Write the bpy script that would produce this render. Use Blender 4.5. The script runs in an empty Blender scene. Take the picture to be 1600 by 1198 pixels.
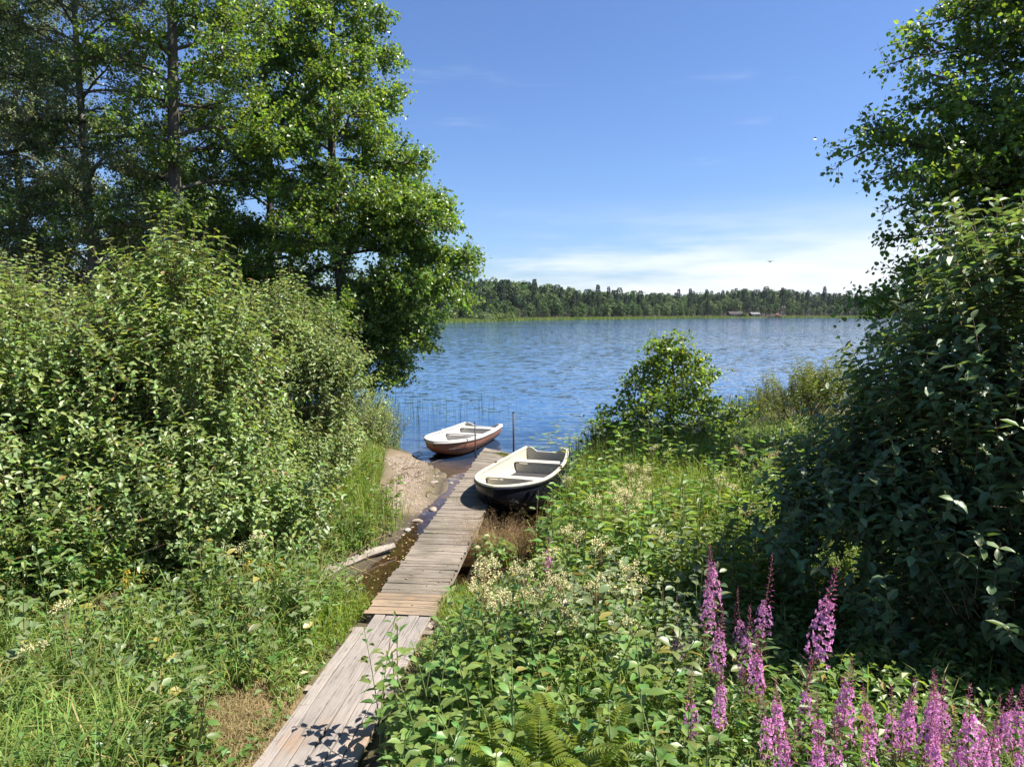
import bpy, math
import numpy as np
from mathutils import Vector, Matrix

rng = np.random.default_rng(11)
scene = bpy.context.scene
COL = scene.collection
R = math.radians

# ------------------------------------------------------------------ camera, sky, sun, exposure
CAM_Z, FPX, PITCH = 4.0, 1109.0, R(5.7)
cd = bpy.data.cameras.new('camera'); cam = bpy.data.objects.new('camera', cd); COL.objects.link(cam)
cam.location = (0, 0, CAM_Z); cam.rotation_euler = (R(90) - PITCH, 0, 0)
cd.sensor_width = 36.0; cd.lens = FPX / 1600 * 36; cd.clip_start = 0.05; cd.clip_end = 9000
scene.camera = cam

SUN_AZ, SUN_EL = R(94), R(55)
world = bpy.data.worlds.new('World'); scene.world = world; world.use_nodes = True
wn, wl = world.node_tree.nodes, world.node_tree.links
wn.clear()
w_out = wn.new('ShaderNodeOutputWorld'); w_bg = wn.new('ShaderNodeBackground'); sky = wn.new('ShaderNodeTexSky')
sky.sky_type = 'NISHITA'; sky.sun_disc = False; sky.sun_elevation = SUN_EL; sky.sun_rotation = SUN_AZ
sky.altitude = 100; sky.air_density = 1.0; sky.dust_density = 0.7; sky.ozone_density = 2.0
w_bg.inputs['Strength'].default_value = 0.05


def wmath(op, a, b=None, clamp=False):
    n = wn.new('ShaderNodeMath'); n.operation = op; n.use_clamp = clamp
    for i, v in enumerate((a, b)):
        if v is None: continue
        if isinstance(v, (int, float)): n.inputs[i].default_value = v
        else: wl.new(v, n.inputs[i])
    return n.outputs[0]


def wsmooth(v, lo, hi):
    n = wn.new('ShaderNodeMapRange'); n.interpolation_type = 'SMOOTHSTEP'
    wl.new(v, n.inputs[0]); n.inputs[1].default_value = lo; n.inputs[2].default_value = hi
    return n.outputs[0]


tc = wn.new('ShaderNodeTexCoord'); sep = wn.new('ShaderNodeSeparateXYZ'); wl.new(tc.outputs['Generated'], sep.inputs[0])
dx, dy, dz = sep.outputs
# thin cirrus veil low over the horizon, and a few wisps higher up
mp = wn.new('ShaderNodeMapping'); mp.inputs['Scale'].default_value = (2.2, 2.2, 16.0); mp.inputs['Location'].default_value = (0.4, 0.1, 0.3)
mp.inputs['Rotation'].default_value = (0, R(6), 0)
wl.new(tc.outputs['Generated'], mp.inputs[0])
n1 = wn.new('ShaderNodeTexNoise'); n1.inputs['Scale'].default_value = 1.6; n1.inputs['Detail'].default_value = 8; n1.inputs['Roughness'].default_value = 0.55
wl.new(mp.outputs[0], n1.inputs['Vector'])
veil = wsmooth(wmath('ADD', n1.outputs[0], wmath('MULTIPLY', dx, 0.55)), 0.40, 0.76)
low = wmath('SUBTRACT', 1.0, wsmooth(dz, 0.055, 0.16))
veil = wmath('MULTIPLY', veil, low)
mp2 = wn.new('ShaderNodeMapping'); mp2.inputs['Scale'].default_value = (3.0, 3.0, 22.0); mp2.inputs['Rotation'].default_value = (0, R(-9), 0)
wl.new(tc.outputs['Generated'], mp2.inputs[0])
n2 = wn.new('ShaderNodeTexNoise'); n2.inputs['Scale'].default_value = 1.3; n2.inputs['Detail'].default_value = 9; n2.inputs['Roughness'].default_value = 0.6
wl.new(mp2.outputs[0], n2.inputs['Vector'])
wisp = wmath('MULTIPLY', wsmooth(n2.outputs[0], 0.60, 0.92), 0.26)
cloud = wmath('MAXIMUM', wmath('MULTIPLY', veil, 0.85), wisp, True)
tint = wn.new('ShaderNodeMix'); tint.data_type = 'RGBA'; tint.blend_type = 'MULTIPLY'
tint.inputs[0].default_value = 1.0; tint.inputs[7].default_value = (0.82, 1.0, 1.34, 1)
wl.new(sky.outputs[0], tint.inputs[6])
cm = wn.new('ShaderNodeMix'); cm.data_type = 'RGBA'; wl.new(cloud, cm.inputs[0]); wl.new(tint.outputs[2], cm.inputs[6])
cm.inputs[7].default_value = (8.3, 8.6, 9.1, 1)
wl.new(cm.outputs[2], w_bg.inputs[0]); wl.new(w_bg.outputs[0], w_out.inputs[0])

S_DIR = Vector((math.cos(SUN_EL) * math.sin(SUN_AZ), math.cos(SUN_EL) * math.cos(SUN_AZ), math.sin(SUN_EL)))
sd = bpy.data.lights.new('sun', 'SUN'); sun = bpy.data.objects.new('sun', sd); COL.objects.link(sun)
sd.energy = 5.0; sd.angle = R(0.53); sd.color = (1.0, 0.94, 0.83); sun.location = (40, 15, 50)
sun.rotation_euler = (-S_DIR).to_track_quat('-Z', 'Y').to_euler()

vs = scene.view_settings; vs.view_transform = 'Standard'; vs.look = 'None'; vs.gamma = 1; vs.use_curve_mapping = False; vs.exposure = 1.40
cy = scene.cycles
cy.max_bounces = 8; cy.diffuse_bounces = 5; cy.glossy_bounces = 3; cy.transmission_bounces = 3; cy.transparent_max_bounces = 8
cy.caustics_reflective = False; cy.caustics_refractive = False; cy.sample_clamp_indirect = 4
try:
    cy.use_denoising = True; cy.denoiser = 'OPENIMAGEDENOISE'
except Exception:
    pass


def at(px, py, z=0.0):
    """Ground point (x, y) at height z seen at a spot of the photograph."""
    x, y = px - 800, py - 599
    t = (CAM_Z - z) / (y * math.cos(PITCH) + FPX * math.sin(PITCH))
    return x * t, (FPX * math.cos(PITCH) - y * math.sin(PITCH)) * t


def at_y(px, py, Y):
    """(x, z) of a spot of the photograph at depth Y."""
    x, y = px - 800, py - 599
    f = FPX * math.cos(PITCH) - y * math.sin(PITCH)
    return x * Y / f, CAM_Z - (y * math.cos(PITCH) + FPX * math.sin(PITCH)) * Y / f


# ------------------------------------------------------------------ object helpers
def tag(o, label=None, cat=None, group=None, kind=None):
    for k, v in (('label', label), ('category', cat), ('group', group), ('kind', kind)):
        if v: o[k] = v
    return o


def new_obj(name, data, parent=None, loc=(0, 0, 0), rot=(0, 0, 0), scale=None):
    o = bpy.data.objects.new(name, data); COL.objects.link(o)
    if parent is not None: o.parent = parent
    o.location = loc; o.rotation_euler = rot
    if scale is not None: o.scale = scale if hasattr(scale, '__len__') else (scale,) * 3
    return o


def thing(name, loc, label, cat, group=None, rotz=0, scale=None):
    return tag(new_obj(name, None, None, loc, (0, 0, rotz), scale), label, cat, group)


def copy_tree(o, parent=None):
    c = o.copy(); COL.objects.link(c)
    if parent is not None: c.parent = parent
    for ch in KIDS.get(o.name, ()): copy_tree(ch, c)
    return c


KIDS = {}


def remember(o):
    """Note the children of a prototype so that copying it stays quick."""
    for ch in bpy.data.objects:
        if ch.parent is o:
            KIDS.setdefault(o.name, []).append(ch)
    return o


def np_mesh(name, V, F, mats, midx=None, smooth=False):
    """V (n,3), F (m,k) uniform faces."""
    V = np.asarray(V, np.float32); F = np.asarray(F, np.int32); m, k = F.shape
    me = bpy.data.meshes.new(name)
    me.vertices.add(len(V)); me.vertices.foreach_set('co', V.ravel())
    me.loops.add(m * k); me.loops.foreach_set('vertex_index', F.ravel())
    me.polygons.add(m); me.polygons.foreach_set('loop_start', np.arange(m, dtype=np.int32) * k)
    for t in (mats if isinstance(mats, (list, tuple)) else [mats]): me.materials.append(t)
    if midx is not None: me.polygons.foreach_set('material_index', np.asarray(midx, np.int32))
    me.polygons.foreach_set('use_smooth', np.full(m, smooth, bool))
    me.update(calc_edges=True)
    return me


class MB:
    """A small mesh builder for modelled things."""
    def __init__(s): s.v = []; s.f = []; s.m = []; s.s = []

    def add(s, V, F, m=0, smooth=False):
        b = len(s.v); s.v += [tuple(p) for p in V]
        for f in F: s.f.append(tuple(b + i for i in f)); s.m.append(m); s.s.append(smooth)

    def box(s, c, size, rot=None, m=0):
        hx, hy, hz = (q / 2 for q in size)
        P = [Vector((x, y, z)) for z in (-hz, hz) for y in (-hy, hy) for x in (-hx, hx)]
        if rot is not None: P = [rot @ p for p in P]
        c = Vector(c)
        s.add([c + p for p in P], [(0, 2, 3, 1), (4, 5, 7, 6), (0, 1, 5, 4), (2, 6, 7, 3), (0, 4, 6, 2), (1, 3, 7, 5)], m)

    def tube(s, pts, rad, n=6, m=0, smooth=True, cap=True):
        V, F = tube_np(pts, rad, n)
        b = len(s.v); s.add(V, F, m, smooth)
        if cap:
            s.f.append(tuple(b + i for i in range(n))[::-1]); s.m.append(m); s.s.append(False)
            s.f.append(tuple(b + len(V) - n + i for i in range(n))); s.m.append(m); s.s.append(False)

    def mesh(s, name, mats):
        me = bpy.data.meshes.new(name); me.from_pydata(s.v, [], s.f)
        for t in (mats if isinstance(mats, (list, tuple)) else [mats]): me.materials.append(t)
        me.polygons.foreach_set('material_index', s.m); me.polygons.foreach_set('use_smooth', s.s)
        me.update(); return me


def tube_np(pts, rad, n=6):
    P = np.asarray(pts, float); k = len(P); r = np.broadcast_to(np.asarray(rad, float), (k,))
    T = np.gradient(P, axis=0); T /= np.linalg.norm(T, axis=1)[:, None] + 1e-9
    ref = np.where(np.abs(T[:, 2:3]) > 0.9, np.array([[1.0, 0, 0]]), np.array([[0, 0, 1.0]]))
    A = np.cross(T, ref); A /= np.linalg.norm(A, axis=1)[:, None] + 1e-9
    B = np.cross(T, A); a = np.arange(n) * 2 * np.pi / n
    V = (P[:, None] + r[:, None, None] * (np.cos(a)[None, :, None] * A[:, None] + np.sin(a)[None, :, None] * B[:, None])).reshape(-1, 3)
    i, j = np.meshgrid(np.arange(k - 1), np.arange(n), indexing='ij'); j2 = (j + 1) % n
    F = np.stack([i * n + j, i * n + j2, (i + 1) * n + j2, (i + 1) * n + j], -1).reshape(-1, 4)
    return V, F


class Tubes:
    """Many tubes as one quad mesh."""
    def __init__(s): s.V = []; s.F = []; s.n = 0

    def add(s, pts, rad, n=5):
        V, F = tube_np(pts, rad, n); s.V.append(V); s.F.append(F + s.n); s.n += len(V)

    def straight(s, A, B, ra, rb, n=3):
        """Vectorised straight tapered twigs from A to B."""
        A = np.asarray(A, float); B = np.asarray(B, float); N = len(A)
        if N == 0: return
        T = B - A; T /= np.linalg.norm(T, axis=1)[:, None] + 1e-9
        ref = np.where(np.abs(T[:, 2:3]) > 0.9, np.array([[1.0, 0, 0]]), np.array([[0, 0, 1.0]]))
        U = np.cross(T, ref); U /= np.linalg.norm(U, axis=1)[:, None] + 1e-9; W = np.cross(T, U)
        a = np.arange(n) * 2 * np.pi / n
        ring = np.cos(a)[None, :, None] * U[:, None] + np.sin(a)[None, :, None] * W[:, None]
        ra = np.broadcast_to(np.asarray(ra, float), (N,)); rb = np.broadcast_to(np.asarray(rb, float), (N,))
        V = np.concatenate([A[:, None] + ra[:, None, None] * ring, B[:, None] + rb[:, None, None] * ring], 1).reshape(-1, 3)
        j = np.arange(n); j2 = (j + 1) % n
        f = np.stack([j, j2, n + j2, n + j], -1)
        F = (np.arange(N)[:, None, None] * 2 * n + f[None]).reshape(-1, 4)
        s.V.append(V); s.F.append(F + s.n); s.n += len(V)

    def mesh(s, name, mat): return np_mesh(name, np.concatenate(s.V), np.concatenate(s.F), mat, smooth=True)


# ------------------------------------------------------------------ materials
def mat(name):
    m = bpy.data.materials.new(name); m.use_nodes = True
    nt = m.node_tree; b = nt.nodes['Principled BSDF']
    return m, nt, nt.nodes, nt.links, b


def mixc(nt, fac, a, b, mode='MIX'):
    n = nt.nodes.new('ShaderNodeMix'); n.data_type = 'RGBA'; n.blend_type = mode
    for sock, v in ((n.inputs[0], fac), (n.inputs[6], a), (n.inputs[7], b)):
        if isinstance(v, (int, float)): sock.default_value = v
        elif isinstance(v, tuple): sock.default_value = v if len(v) == 4 else (*v, 1)
        else: nt.links.new(v, sock)
    return n.outputs[2]


def mth(nt, op, a, b=None, clamp=False):
    n = nt.nodes.new('ShaderNodeMath'); n.operation = op; n.use_clamp = clamp
    for i, v in enumerate((a, b)):
        if v is None: continue
        if isinstance(v, (int, float)): n.inputs[i].default_value = v
        else: nt.links.new(v, n.inputs[i])
    return n.outputs[0]


def rng_map(nt, v, a, b, c=0.0, d=1.0):
    n = nt.nodes.new('ShaderNodeMapRange'); nt.links.new(v, n.inputs[0])
    for i, q in enumerate((a, b, c, d)): n.inputs[i + 1].default_value = q
    return n.outputs[0]


def noise(nt, scale, detail=4, rough=0.55, vec=None, stretch=None, coord='Object'):
    n = nt.nodes.new('ShaderNodeTexNoise'); n.inputs['Scale'].default_value = scale; n.inputs['Detail'].default_value = detail; n.inputs['Roughness'].default_value = rough
    if vec is None:
        if coord == 'Position': vec = nt.nodes.new('ShaderNodeNewGeometry').outputs['Position']
        else: vec = nt.nodes.new('ShaderNodeTexCoord').outputs[coord]
    if stretch is not None:
        m = nt.nodes.new('ShaderNodeMapping'); m.inputs['Scale'].default_value = stretch; nt.links.new(vec, m.inputs[0]); vec = m.outputs[0]
    nt.links.new(vec, n.inputs['Vector'])
    return n.outputs[0]


def bump(nt, h, strength, dist):
    b = nt.nodes.new('ShaderNodeBump'); b.inputs['Strength'].default_value = strength; b.inputs['Distance'].default_value = dist
    nt.links.new(h, b.inputs['Height']); return b.outputs[0]


def leaf_mat(name, base, trans, fac=0.35, rough=0.42, spec=0.5, hue=0.035, val=0.55, dry=None, clump=0.5, single=False):
    m, nt, N, L, b = mat(name)
    g = N.new('ShaderNodeNewGeometry')
    r = N.new('ShaderNodeObjectInfo').outputs['Random'] if single else g.outputs['Random Per Island']
    r2 = mth(nt, 'FRACT', mth(nt, 'MULTIPLY', r, 7.31)); r3 = mth(nt, 'FRACT', mth(nt, 'MULTIPLY', r, 31.7))
    cl = noise(nt, 0.9, 3, coord='Position')
    v = mth(nt, 'ADD', rng_map(nt, r2, 0, 1, 1 - val / 2, 1 + val / 2), rng_map(nt, cl, 0.3, 0.7, -clump / 2, clump / 2))

    def vary(c):
        h = N.new('ShaderNodeHueSaturation'); h.inputs['Color'].default_value = (*c, 1)
        L.new(rng_map(nt, r, 0, 1, 0.5 - hue, 0.5 + hue), h.inputs['Hue']); L.new(v, h.inputs['Value'])
        return h.outputs[0]
    cb, ct = vary(base), vary(trans)
    if dry is not None:
        k = mth(nt, 'GREATER_THAN', r3, 1 - dry[0]); cb = mixc(nt, k, cb, dry[1]); ct = mixc(nt, k, ct, dry[1])
    L.new(cb, b.inputs['Base Color']); b.inputs['Roughness'].default_value = rough; b.inputs['Specular IOR Level'].default_value = spec
    t = N.new('ShaderNodeBsdfTranslucent'); L.new(ct, t.inputs['Color'])
    mx = N.new('ShaderNodeMixShader'); mx.inputs[0].default_value = fac
    L.new(b.outputs[0], mx.inputs[1]); L.new(t.outputs[0], mx.inputs[2]); L.new(mx.outputs[0], N['Material Output'].inputs[0])
    return m


def bark_mat(name, c1, c2, scale=9):
    m, nt, N, L, b = mat(name)
    n = noise(nt, scale, 6, 0.65, stretch=(1, 1, 0.25)); n2 = noise(nt, 1.3, 3)
    c = mixc(nt, rng_map(nt, n, 0.35, 0.65), c1, c2)
    L.new(mixc(nt, rng_map(nt, n2, 0.52, 0.7), c, tuple(0.5 * (a + q) for a, q in zip(c1, (0.16, 0.19, 0.10)))), b.inputs['Base Color'])
    b.inputs['Roughness'].default_value = 0.9; L.new(bump(nt, n, 0.7, 0.03), b.inputs['Normal'])
    return m


def wood_mat(name, c1, c2, c3, along=(18, 1.2, 18), val=0.35, stain=None):
    """Weathered boards; the grain runs along local Y by default."""
    m, nt, N, L, b = mat(name)
    rnd = N.new('ShaderNodeObjectInfo').outputs['Random']
    tcv = N.new('ShaderNodeTexCoord').outputs['Object']
    off = N.new('ShaderNodeVectorMath'); off.operation = 'ADD'; L.new(tcv, off.inputs[0])
    cmb = N.new('ShaderNodeCombineXYZ'); L.new(mth(nt, 'MULTIPLY', rnd, 37.0), cmb.inputs[2]); L.new(cmb.outputs[0], off.inputs[1])
    g = noise(nt, 2.2, 6, 0.65, off.outputs[0], along); big = noise(nt, 1.6, 4, 0.6, coord='Position'); fine = noise(nt, 9, 5, 0.7, off.outputs[0], tuple(0.35 * a for a in along))
    c = mixc(nt, rng_map(nt, g, 0.32, 0.68), c1, c2)
    c = mixc(nt, rng_map(nt, big, 0.45, 0.7), c, c3)
    c = mixc(nt, rng_map(nt, fine, 0.54, 0.66, 0, 0.85), c, tuple(0.32 * q for q in c1))
    if stain is not None:
        st = noise(nt, stain[0], 5, 0.6, coord='Position'); c = mixc(nt, rng_map(nt, st, stain[1], stain[1] + 0.12, 0, 0.85), c, stain[2])
    h = N.new('ShaderNodeHueSaturation'); L.new(c, h.inputs['Color']); L.new(rng_map(nt, rnd, 0, 1, 1 - val / 2, 1 + val / 2), h.inputs['Value'])
    L.new(h.outputs[0], b.inputs['Base Color']); b.inputs['Roughness'].default_value = 0.85; b.inputs['Specular IOR Level'].default_value = 0.25
    L.new(bump(nt, g, 0.55, 0.012), b.inputs['Normal'])
    return m


def paint_mat(name, c, dirt, rough=0.4, scale=3.0, lo=0.55, coat=0.0):
    m, nt, N, L, b = mat(name)
    n = noise(nt, scale, 6, 0.65); f = noise(nt, scale * 9, 3, 0.6)
    col = mixc(nt, rng_map(nt, n, lo, lo + 0.25, 0, 0.7), c, dirt)
    col = mixc(nt, rng_map(nt, f, 0.62, 0.75, 0, 0.45), col, dirt)
    L.new(col, b.inputs['Base Color']); L.new(rng_map(nt, n, 0.3, 0.7, rough, min(1, rough + 0.3)), b.inputs['Roughness'])
    b.inputs['Coat Weight'].default_value = coat; b.inputs['Coat Roughness'].default_value = 0.15
    return m


def plain_mat(name, c, rough=0.7, c2=None, scale=6.0, metal=0.0):
    m, nt, N, L, b = mat(name)
    n = noise(nt, scale, 5, 0.6)
    L.new(mixc(nt, rng_map(nt, n, 0.35, 0.65), c, c2 if c2 else tuple(0.6 * q for q in c)), b.inputs['Base Color'])
    b.inputs['Roughness'].default_value = rough; b.inputs['Metallic'].default_value = metal
    return m


M = {}
M['alder_leaf'] = leaf_mat('alder_leaf', (0.088, 0.149, 0.029), (0.308, 0.462, 0.035), 0.36, 0.40, 0.5, 0.035, 0.8)
M['birch_leaf'] = leaf_mat('birch_leaf', (0.132, 0.165, 0.066), (0.308, 0.374, 0.088), 0.34, 0.42, 0.5, 0.035, 0.8)
M['dark_leaf'] = leaf_mat('dark_leaf', (0.076, 0.138, 0.036), (0.247, 0.385, 0.044), 0.30, 0.40, 0.5, 0.035, 0.8)
M['dogwood_leaf'] = leaf_mat('dogwood_leaf', (0.160, 0.222, 0.072), (0.407, 0.542, 0.074), 0.32, 0.46, 0.6, 0.035, 0.8, (0.015, (0.246, 0.148, 0.049)))
M['dogwood_leaf_single'] = leaf_mat('dogwood_leaf_single', (0.160, 0.222, 0.072), (0.407, 0.542, 0.074), 0.32, 0.46, 0.6, 0.035, 0.8, (0.01, (0.246, 0.148, 0.049)), single=True)
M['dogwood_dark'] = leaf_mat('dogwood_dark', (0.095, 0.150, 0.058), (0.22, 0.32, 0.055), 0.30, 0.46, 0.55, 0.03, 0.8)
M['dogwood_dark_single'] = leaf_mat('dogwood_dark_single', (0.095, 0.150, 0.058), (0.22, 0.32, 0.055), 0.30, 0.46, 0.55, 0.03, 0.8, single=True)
M['sallow_leaf'] = leaf_mat('sallow_leaf', (0.185, 0.241, 0.088), (0.382, 0.493, 0.093), 0.32, 0.5, 0.5, 0.035, 0.8)
M['willow_leaf'] = leaf_mat('willow_leaf', (0.10, 0.140, 0.022), (0.26, 0.32, 0.03), 0.36, 0.45, 0.4, 0.03, 0.5)
M['bush_leaf'] = leaf_mat('bush_leaf', (0.090, 0.150, 0.024), (0.34, 0.47, 0.03), 0.40, 0.42, 0.5, 0.035, 0.8)
M['herb_leaf'] = leaf_mat('herb_leaf', (0.115, 0.180, 0.045), (0.30, 0.44, 0.055), 0.36, 0.45, 0.45, 0.04, 0.6, (0.03, (0.26, 0.20, 0.06)))
M['herb_leaf_single'] = leaf_mat('herb_leaf_single', (0.115, 0.180, 0.045), (0.30, 0.44, 0.055), 0.34, 0.42, 0.5, 0.04, 0.6, (0.015, (0.22, 0.20, 0.05)), single=True)
M['sapling_leaf_single'] = leaf_mat('sapling_leaf_single', (0.15, 0.195, 0.085), (0.30, 0.38, 0.085), 0.30, 0.42, 0.55, 0.03, 0.5, (0.06, (0.30, 0.26, 0.07)), single=True)
M['fireweed_leaf_single'] = leaf_mat('fireweed_leaf_single', (0.10, 0.165, 0.055), (0.25, 0.38, 0.06), 0.32, 0.45, 0.45, 0.03, 0.5, (0.04, (0.30, 0.20, 0.06)), single=True)
M['grass'] = leaf_mat('grass', (0.150, 0.215, 0.050), (0.32, 0.44, 0.07), 0.38, 0.6, 0.3, 0.04, 0.7, (0.10, (0.34, 0.28, 0.11)))
M['bright_grass'] = leaf_mat('bright_grass', (0.17, 0.24, 0.025), (0.34, 0.45, 0.04), 0.40, 0.5, 0.4, 0.03, 0.5, (0.06, (0.36, 0.30, 0.10)))
M['dry_grass'] = leaf_mat('dry_grass', (0.286, 0.224, 0.109), (0.272, 0.218, 0.095), 0.3, 0.7, 0.2, 0.02, 0.5)
M['tan_panicle'] = leaf_mat('tan_panicle', (0.36, 0.24, 0.14), (0.40, 0.28, 0.15), 0.35, 0.8, 0.15, 0.02, 0.5)
M['reed'] = leaf_mat('reed', (0.055, 0.080, 0.022), (0.12, 0.17, 0.03), 0.25, 0.5, 0.4, 0.03, 0.5)
M['far_reed'] = leaf_mat('far_reed', (0.165, 0.215, 0.045), (0.27, 0.34, 0.06), 0.3, 0.7, 0.2, 0.03, 0.4)
M['fern'] = leaf_mat('fern', (0.13, 0.175, 0.032), (0.33, 0.42, 0.045), 0.38, 0.5, 0.4, 0.02, 0.4)
M['lily'] = leaf_mat('lily', (0.14, 0.19, 0.06), (0.1, 0.15, 0.03), 0.06, 0.22, 0.7, 0.03, 0.5, (0.06, (0.26, 0.22, 0.06)), single=True)
M['cream_flower'] = leaf_mat('cream_flower', (0.60, 0.55, 0.30), (0.60, 0.54, 0.26), 0.3, 0.7, 0.2, 0.02, 0.35)
M['yellow_flower'] = leaf_mat('yellow_flower', (0.58, 0.44, 0.07), (0.58, 0.42, 0.05), 0.3, 0.6, 0.3, 0.02, 0.4)
M['magenta'] = leaf_mat('magenta', (0.64, 0.27, 0.52), (0.80, 0.38, 0.68), 0.40, 0.6, 0.3, 0.03, 0.55)
M['bud'] = leaf_mat('bud', (0.30, 0.07, 0.16), (0.34, 0.08, 0.18), 0.25, 0.6, 0.3, 0.03, 0.5)
M['pod'] = leaf_mat('pod', (0.30, 0.12, 0.12), (0.30, 0.12, 0.12), 0.2, 0.6, 0.3, 0.03, 0.5)
M['far_broad'] = leaf_mat('far_broad', (0.065, 0.118, 0.038), (0.112, 0.179, 0.034), 0.2, 0.7, 0.2, 0.035, 0.8, clump=0.1)
M['far_pale'] = leaf_mat('far_pale', (0.101, 0.146, 0.056), (0.146, 0.202, 0.056), 0.2, 0.7, 0.2, 0.035, 0.8, clump=0.1)
M['far_conifer'] = leaf_mat('far_conifer', (0.038, 0.069, 0.038), (0.056, 0.090, 0.045), 0.15, 0.7, 0.2, 0.035, 0.8, clump=0.1)
M['far_bush'] = leaf_mat('far_bush', (0.10, 0.135, 0.030), (0.14, 0.18, 0.03), 0.2, 0.7, 0.2, 0.02, 0.4, clump=0.1)
M['bark'] = bark_mat('bark', (0.045, 0.038, 0.030), (0.11, 0.095, 0.080))
M['pale_bark'] = bark_mat('pale_bark', (0.10, 0.085, 0.075), (0.24, 0.215, 0.195), 6)
M['twig'] = plain_mat('twig', (0.10, 0.065, 0.040), 0.8, (0.14, 0.10, 0.06))
M['green_stem'] = plain_mat('green_stem', (0.13, 0.15, 0.05), 0.6, (0.19, 0.13, 0.06))
M['red_stem'] = plain_mat('red_stem', (0.22, 0.11, 0.07), 0.6, (0.17, 0.15, 0.06))
M['dock_wood'] = wood_mat('dock_wood', (0.165, 0.137, 0.112), (0.220, 0.187, 0.156), (0.118, 0.103, 0.080), (1.2, 18, 18), 0.34, (2.6, 0.60, (0.100, 0.094, 0.048)))
M['tan_wood'] = wood_mat('tan_wood', (0.207, 0.148, 0.100), (0.264, 0.195, 0.139), (0.151, 0.126, 0.094), (1.2, 18, 18), 0.3, (2.6, 0.60, (0.289, 0.189, 0.107)))
M['beam_wood'] = wood_mat('beam_wood', (0.189, 0.157, 0.126), (0.264, 0.226, 0.183), (0.151, 0.120, 0.088), (18, 1.0, 18), 0.2)
M['walk_wood'] = wood_mat('walk_wood', (0.214, 0.185, 0.167), (0.270, 0.239, 0.217), (0.170, 0.154, 0.142), (16, 0.8, 16), 0.16, (1.1, 0.57, (0.283, 0.183, 0.116)))
M['log_wood'] = wood_mat('log_wood', (0.207, 0.176, 0.151), (0.296, 0.258, 0.226), (0.163, 0.132, 0.107), (14, 1.0, 14), 0.1)
M['cream_paint'] = paint_mat('cream_paint', (0.47, 0.435, 0.345), (0.30, 0.25, 0.16), 0.38, 2.6, 0.58)
M['white_paint'] = paint_mat('white_paint', (0.415, 0.403, 0.377), (0.346, 0.320, 0.270), 0.42, 2.6, 0.58)
M['black_hull'] = paint_mat('black_hull', (0.010, 0.011, 0.019), (0.02, 0.018, 0.019), 0.16, 2.0, 0.66, 0.0)
M['black_hull'].node_tree.nodes['Principled BSDF'].inputs['Specular IOR Level'].default_value = 0.25
M['red_hull'] = paint_mat('red_hull', (0.235, 0.098, 0.056), (0.14, 0.07, 0.045), 0.5, 2.2, 0.50)
M['boat_floor'] = paint_mat('boat_floor', (0.028, 0.027, 0.030), (0.055, 0.048, 0.040), 0.65, 4.0, 0.5)
M['white_floor'] = paint_mat('white_floor', (0.352, 0.343, 0.324), (0.264, 0.246, 0.207), 0.5, 4.0, 0.5)
M['iron'] = plain_mat('iron', (0.030, 0.024, 0.026), 0.6, (0.06, 0.035, 0.025), 20)
M['rock'] = plain_mat('rock', (0.277, 0.226, 0.189), 0.85, (0.170, 0.142, 0.122), 5)
M['grey_rock'] = plain_mat('grey_rock', (0.264, 0.252, 0.239), 0.85, (0.139, 0.132, 0.126), 5)
M['red_wall'] = plain_mat('red_wall', (0.16, 0.045, 0.03), 0.8, (0.11, 0.035, 0.025), 1)
M['roof'] = plain_mat('roof', (0.05, 0.042, 0.042), 0.95, (0.035, 0.03, 0.03), 1)
M['pale_roof'] = plain_mat('pale_roof', (0.15, 0.15, 0.155), 0.95, (0.12, 0.12, 0.125), 1)
M['trim'] = plain_mat('trim', (0.472, 0.466, 0.440), 0.6, (0.409, 0.403, 0.377), 1)
M['window_glass'] = plain_mat('window_glass', (0.02, 0.025, 0.03), 0.08, (0.03, 0.035, 0.04), 1)
M['bird'] = plain_mat('bird', (0.05, 0.045, 0.045), 0.7)
M['litter'] = leaf_mat('litter', (0.320, 0.240, 0.112), (0.240, 0.160, 0.080), 0.1, 0.8, 0.2, 0.03, 0.9)
M['moss'] = leaf_mat('moss', (0.15, 0.17, 0.03), (0.2, 0.22, 0.04), 0.2, 0.9, 0.1, 0.03, 0.5)

# ------------------------------------------------------------------ terrain
SHORE = np.array([(-1800, 140), (-300, 90), (-60, 50), (-25, 37), (-12, 32), (-7, 28.5), (-5.0, 24), (-4.0, 21.6), (-3.1, 20.3), (-2.35, 18.7), (-1.62, 17.2), (-1.52, 15.7), (-1.8, 14.4),
                  (-1.95, 13.3), (-2.02, 12.2), (-2.2, 11.1), (-2.55, 10.2), (-2.6, 9.5), (-2.2, 9.15), (-1.4, 8.9), (-0.75, 9.25), (-0.45, 9.8), (-0.05, 10.4), (0.42, 11.0), (0.70, 12.0),
                  (1.15, 14.4), (1.56, 16.6), (2.2, 19.3), (3.4, 20.8), (5.0, 22.0), (7.5, 24.9), (10.6, 29), (16, 33), (30, 40), (60, 52), (300, 90), (1800, 140)], float)
LAND = np.concatenate([SHORE, [(1800, -400), (-1800, -400)]])


def seg_dist(X, Y, P):
    d = np.full(X.shape, 1e9)
    for (ax, ay), (bx, by) in zip(P[:-1], P[1:]):
        ux, uy = bx - ax, by - ay; t = np.clip(((X - ax) * ux + (Y - ay) * uy) / (ux * ux + uy * uy), 0, 1)
        d = np.minimum(d, np.hypot(X - ax - t * ux, Y - ay - t * uy))
    return d


def inside(X, Y, P):
    c = np.zeros(X.shape, bool)
    for (ax, ay), (bx, by) in zip(P, np.roll(P, -1, 0)):
        hit = ((ay > Y) != (by > Y)) & (X < (bx - ax) * (Y - ay) / ((by - ay) if by != ay else 1e-9) + ax)
        c ^= hit
    return c


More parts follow.
